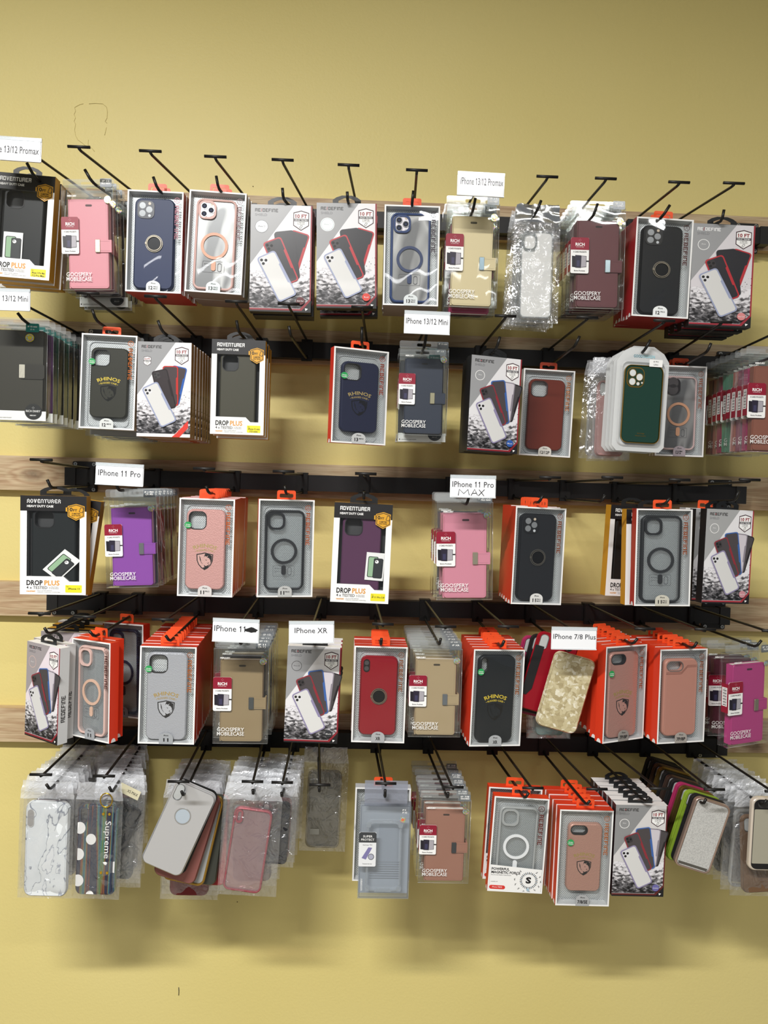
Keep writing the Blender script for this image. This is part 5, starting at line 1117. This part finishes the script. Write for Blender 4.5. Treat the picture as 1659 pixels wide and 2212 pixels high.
stack('b8', (1132, 797), (1243, 800), (1117, 984), ['brown_grad'], 'silver window box with a glossy red-brown case', depth=1.66)
stack('b9', (1335, 745), (1448, 752), (1320, 972), ['blister_green', 'blister_sage', 'blister_pink', 'blister_sage'], 'white blister pack holding a glossy green case with gold rim', 'green case blister pack', 'white blister pack', s=.018, nh=.206, nw=.112, grp='blister packs in the second row', drift=(-.12, 0))
stack('b9', (1281, 770), (1372, 772), (1268, 992), ['bag_pink', 'bag_clear', 'bag_white', 'bag_clear'], 'crinkled bag with a rose case, left of the green case blister pack', 'rose case bag left of the green case', 'crinkled bag', s=.022, depth=1.625, nh=.235, nw=.118)
stack('b10', (1433, 787), (1517, 793), (1428, 983), ['rose_mag', 'rose_mag'], 'pink magnet ring case in a window box behind the green case blister pack', 'pink case behind the green one', 'window box', depth=1.66, w=.108)
stack('b11', (1618, 762), (1735, 768), (1612, 974), ['w_tan2', 'w_hot', 'w_mauve', 'w_peach', 'w_mint', 'w_mint', 'w_magenta', 'w_peach', 'w_wine'], 'brown wallet case cut off by the right edge, second row', 'brown wallet case at the right edge', 'clear boxed wallet case', s=.0262)
# ================================================================== row 3
stack('c1', (44, 1070), (187, 1072), (42, 1284), ['adv_tilt'], 'heavy duty box with black case and tilted printed card inside')
stack(None, (100, 1066), (219, 1084), (70, 1270), ['adv_plain'], 'slanting gold-sided heavy duty box behind the one with the tilted card', depth=1.575)
stack('c2', (224, 1074), (337, 1072), (230, 1270), ['w_purple', 'w_indigo', 'w_wine', 'w_indigo', 'w_black', 'w_wine', 'w_wine'], 'bright purple wallet case in a clear box', 'purple wallet case', 'clear boxed wallet case', s=.03)
stack('c3', (388, 1076), (508, 1078), (380, 1288), ['rose_rhino']*9, 'rose rhino emblem case in a window box, third row', 'third row rose rhino emblem case', 'red-sided window box', drift=(-.04, 0))
stack('c4', (561, 1078), (679, 1080), (556, 1289), ['black_mag'], 'black framed magnet ring case alone left of the dark purple case', yaw=11, w=.111)
stack('c5', (723, 1085), (849, 1090), (712, 1300), ['adv_purple']*2, 'heavy duty box with a dark purple case, middle of the third row', 'heavy duty box with purple case', 'yellow-edged heavy duty box', s=.03)
stack('c6', (943, 1086), (1065, 1084), (940, 1297), ['w_pink2', 'w_pink2', 'w_pink2', 'w_indigo'], 'pink wallet case in a clear box below the partly handwritten sign', 'third row pink wallet case', 'clear boxed wallet case', s=.026)
stack('c7', (1111, 1093), (1228, 1099), (1099, 1303), ['black_ring2']*5, 'black case with finger ring in a red-sided window box, third row', 'third row black ring case', 'red-sided window box', yaw=9, w=.108, s=.0245)
stack('c9', (1372, 1098), (1500, 1101), (1366, 1308), ['black_mag2'], 'large black framed magnet ring case left of a printed box, third row', depth=1.535, yaw=2, w=.117)
stack(None, (1354, 1100), (1462, 1100), (1350, 1307), ['adv_plain'], 'yellow-edged heavy duty box showing beside the large black magnet ring case', depth=1.575, yaw=3, w=.108)
stack(None, (1322, 1091), (1420, 1096), (1308, 1286), ['adv_plain'], 'gold-sided heavy duty box with cut off lettering, left of the large magnet ring case', depth=1.66, yaw=8, w=.11)
stack('c10', (1522, 1098), (1635, 1104), (1510, 1301), ['shield_f', 'shield_f', 'grey_clear'], 'black-sided printed box with a rose sticker, right end of the third row', 'third row rightmost printed box', 'box', yaw=8, w=.106, s=.036, drift=(-.15, 0))
# ================================================================== row 4
stack('d1', (58, 1385), (130, 1400), (50, 1592), ['shield_g', 'shield_g'], 'twisted white printed box at the left end of the fourth row', 'twisted printed box', 'twisted white box', yaw=-33, w=.103, s=.0295, drift=(-.01, 0), grp='white printed boxes at the left of the fourth row')
stack(None, (86, 1364), (194, 1367), (82, 1566), ['shield_g', 'adv_plain', 'adv_plain', 'shield_g'], 'white printed box behind the twisted pair at the left of row four', 'twisted white pair', yaw=-8, labels=['gold-edged box first behind the white boxes at the left of row four', 'gold-edged box second behind the white boxes at the left of row four', 'rearmost white printed box at the left of the fourth row'], depth=1.655, w=.107, s=.0262, drift=(.08, .1), grp='white printed boxes at the left of the fourth row')
stack('d2', (158, 1376), (236, 1391), (155, 1590), ['rose_mag2', 'rose_mag2'], 'twisted red-sided box with a pink magnet ring case', 'twisted pink magnet ring case', 'red-sided window box', yaw=-28, w=.103, s=.0285)
stack(None, (229, 1343), (303, 1350), (230, 1545), ['navy_mag'], 'twisted box with a dark blue case pushed back near the wall', depth=1.715, yaw=-22, w=.107)
stack('d3', (303, 1394), (425, 1399), (299, 1605), ['grey_rhino']*10, 'grey woven case with rhino emblem in a red-sided window box', 'grey rhino emblem case', 'red-sided window box', s=.0236, drift=(-.05, 0))
stack('d4', (462, 1399), (581, 1404), (462, 1604), ['w_tan', 'w_black', 'w_tan', 'w_black', 'w_navy', 'w_black', 'w_black'], 'tan wallet case in a clear box below the scribbled sign', 'tan wallet case under the scribbled sign', 'clear boxed wallet case', s=.028)
stack('d5', (622, 1394), (738, 1400), (614, 1602), ['shield_h']*3, 'printed box with a dark sticker between tan wallet and red ring cases', 'printed box with dark sticker', 'red-edged printed box', s=.036)
stack('d6', (766, 1395), (881, 1398), (758, 1603), ['red_ring']*4, 'dark red case with finger ring in a window box', 'dark red ring case', 'red-sided window box')
stack('d7', (886, 1401), (999, 1403), (881, 1591), ['w_sand']*7, 'tan wallet case in a clear box right of the dark red ring case', 'tan wallet case by the red ring case', 'clear boxed wallet case', s=.027)
stack('d8', (1022, 1401), (1137, 1405), (1011, 1610), ['black_rhino']*6, 'black case with yellow curved lettering in a red-sided window box', 'black rhino emblem case', 'red-sided window box', yaw=8, w=.108, s=.0245)
stack('d9', (1203, 1407), (1290, 1427), (1152, 1566), ['bare_pearl'], 'loose pearly cream shell case hanging tilted', nh=.165, nw=.082, w=.086, depth=1.53)
stack(None, (1178, 1365), (1243, 1384), (1128, 1530), ['bare_redblack', 'bare_dark', 'bare_magenta'], 'tilted red and black case behind the pearly shell case', 'tilted red and black case', 'dark loose case', nh=.165, nw=.082, w=.088, depth=1.555, s=.022, roll=-1.5, drift=(-.45, -.3), grp='loose cases beside the pearly shell')
stack(None, (1148, 1392), (1240, 1398), (1146, 1594), ['bag_teal', 'bag_teal'], 'crinkled bag with a teal case hanging behind the pearly shell case', 'teal case bag', 'crinkled bag', depth=1.61, nh=.235, nw=.118, s=.02, drift=(-.2, -.3))
stack('d10', (1307, 1396), (1402, 1393), (1298, 1602), ['rose_rhino78']*6, 'rose rhino emblem case in a turned window box beside the pearly case', 'rose rhino case beside the pearly case', 'red-sided window box', yaw=23, w=.108, s=.028)
stack('d11', (1421, 1401), (1535, 1403), (1413, 1604), ['rose_leather']*6, 'rose leather-look case with stepped seam in a window box', 'rose leather-look case', 'red-sided window box', yaw=11, w=.109, s=.0245)
stack('d12', (1560, 1408), (1682, 1412), (1554, 1608), ['w_magenta2'], 'magenta wallet case in a clear box at the right edge, fourth row', yaw=20, w=.114)
stack(None, (1532, 1400), (1640, 1402), (1530, 1588), ['w_maroon', 'w_maroon'], 'dark maroon wallet case behind the magenta one', 'dark maroon wallet case', 'clear boxed wallet case', depth=1.60, s=.03)
# ================================================================== row 5
stack('e1', (42, 1686), (160, 1690), (36, 1941), ['bag_marble', 'bag_rose', 'bag_black', 'bag_white', 'bag_rose', 'bag_black', 'bag_clear', 'bag_white', 'bag_black', 'bag_clear', 'bag_rose'], 'bag with a white marble wallet case at the bottom left', 'white marble case', 'crinkled bag', s=.0215, nh=.238, nw=.12)
stack('e2', (163, 1690), (266, 1694), (153, 1943), ['bag_holo', 'bag_xsmax', 'bag_dots', 'bag_red', 'bag_black', 'bag_dots', 'bag_brown', 'bag_black', 'bag_clear', 'bag_black', 'bag_clear'], 'bag with a shimmering polka dot case and gold ring', 'polka dot case', 'crinkled bag', s=.0215, depth=1.5475, nh=.245, nw=.108, offs=[(0, 0, 0), (.036, 0, 0), (.034, 0, 0), (.028, 0, 0), (.02, 0, 0), (.012, 0, 0)], labels=['tilted black case with cream sticker beside the polka dot case'])
stack('e3', (383, 1682), (470, 1722), (303, 1860), ['bare_silver', 'bare_black'], 'matte silver loose case with round logo hole, tilted', 'tilted silver case', 'loose black case', nh=.165, nw=.082, w=.088, depth=1.53, s=.012, roll=-1.5)
stack(None, (392, 1700), (474, 1722), (330, 1890), ['bare_roseg', 'bare_goldrim', 'bare_smoke', 'bare_red'], 'rose metallic loose case fanned behind the silver one', 'rose metallic case', 'fanned loose case', nh=.165, nw=.082, w=.088, depth=1.556, s=.012, roll=-5, drift=(.3, -.6), grp='loose cases fanned behind the silver case')
stack('e3', (353, 1684), (478, 1688), (345, 1944), ['bag_red', 'bag_clear', 'bag_black', 'bag_clear', 'bag_white', 'bag_black'], 'bag with a dark red case behind the fanned loose cases', 'bag with dark red case', 'crinkled bag', depth=1.628, s=.022, nh=.235, nw=.118, drift=(.1, 0))
stack('e4', (484, 1690), (612, 1697), (468, 1934), ['bag_pinkrim', 'bag_taupe', 'bag_white', 'bag_clear', 'bag_promax', 'bag_red', 'bag_clear'], 'bag with a clear case with metallic pink rim', 'pink rimmed case', 'crinkled bag', s=.026, nh=.24, nw=.122)
stack('e5', (560, 1690), (640, 1695), (548, 1872), ['bag_black', 'bag_red', 'bag_white', 'bag_brown', 'bag_red', 'bag_clear', 'bag_beige'], 'bag with a dark case squeezed right of the pink rimmed case', 'dark case right of pink rimmed case', 'crinkled bag', depth=1.5505, s=.026, nh=.235, nw=.118, w=.085)
stack('e6', (655, 1612), (755, 1618), (648, 1838), ['bag_smoke'], 'single bag with a smoky grey case pushed back against the rail', depth=1.715, nh=.235, nw=.108)
stack('e7', (778, 1737), (889, 1740), (773, 1940), ['super'], 'clear box holding a transparent bumper case with grey-headed tag', depth=1.53)
stack(None, (768, 1700), (888, 1704), (762, 1902), ['grey_clear'], 'grey-white window box with orange tab behind the transparent bumper case', depth=1.60)
stack('e8', (909, 1726), (1018, 1731), (905, 1905), ['w_rose', 'w_rose', 'w_black', 'w_rose', 'w_indigo', 'w_wine', 'w_rose'], 'rose brown wallet case in a clear box in the bottom row', 'rose brown wallet case', 'clear boxed wallet case', s=.028)
stack('e9', (1069, 1716), (1187, 1730), (1059, 1921), ['promo', 'promo'], 'window box with a white magnet ring above a white printed card', 'magnetic force box', 'red-topped window box', s=.05)
stack('e10', (1210, 1748), (1326, 1752), (1200, 1955), ['rose_rhino7']*5, 'small rose rhino emblem case in a window box, bottom row', 'small rose rhino emblem case', 'red-topped window box', s=.0245)
stack('e11', (1331, 1737), (1443, 1742), (1323, 1934), ['shield_i']*6, 'white-topped printed box with a multicolour sticker in the bottom row', 'bottom row printed box', 'white-topped printed box', s=.0245)
stack('e12', (1508, 1720), (1580, 1744), (1458, 1868), ['bare_glitter', 'bare_dark'], 'silver glitter loose case hanging tilted near the bottom right', 'silver glitter case', 'dark loose case', nh=.165, nw=.082, w=.078, depth=1.53, s=.012)
stack('e12', (1488, 1706), (1560, 1728), (1440, 1856), ['bare_green', 'bare_gold2', 'bare_magenta', 'bare_dark', 'bare_gun', 'bare_dark', 'bare_gold2', 'bare_gun', 'bare_dark', 'bare_dark'], 'lime green loose case behind the silver glitter case', 'lime green case', 'loose case', nh=.165, nw=.082, w=.08, depth=1.556, s=.0205, grp='loose cases behind the silver glitter case')
stack('e13', (1622, 1722), (1720, 1726), (1614, 1880), ['bare_frame'], 'black and silver framed case cut off at the right edge, bottom row', nh=.165, nw=.082, w=.088, depth=1.53)
stack('e13', (1590, 1706), (1705, 1712), (1582, 1935), ['bag_taupe', 'bag_clear', 'bag_black', 'bag_clear', 'bag_dots', 'bag_white', 'bag_clear', 'bag_black', 'bag_clear'], 'bag with a brown case behind the framed case at the right edge', 'bag with brown case at right', 'crinkled bag', depth=1.555, s=.022, nh=.235, nw=.118)
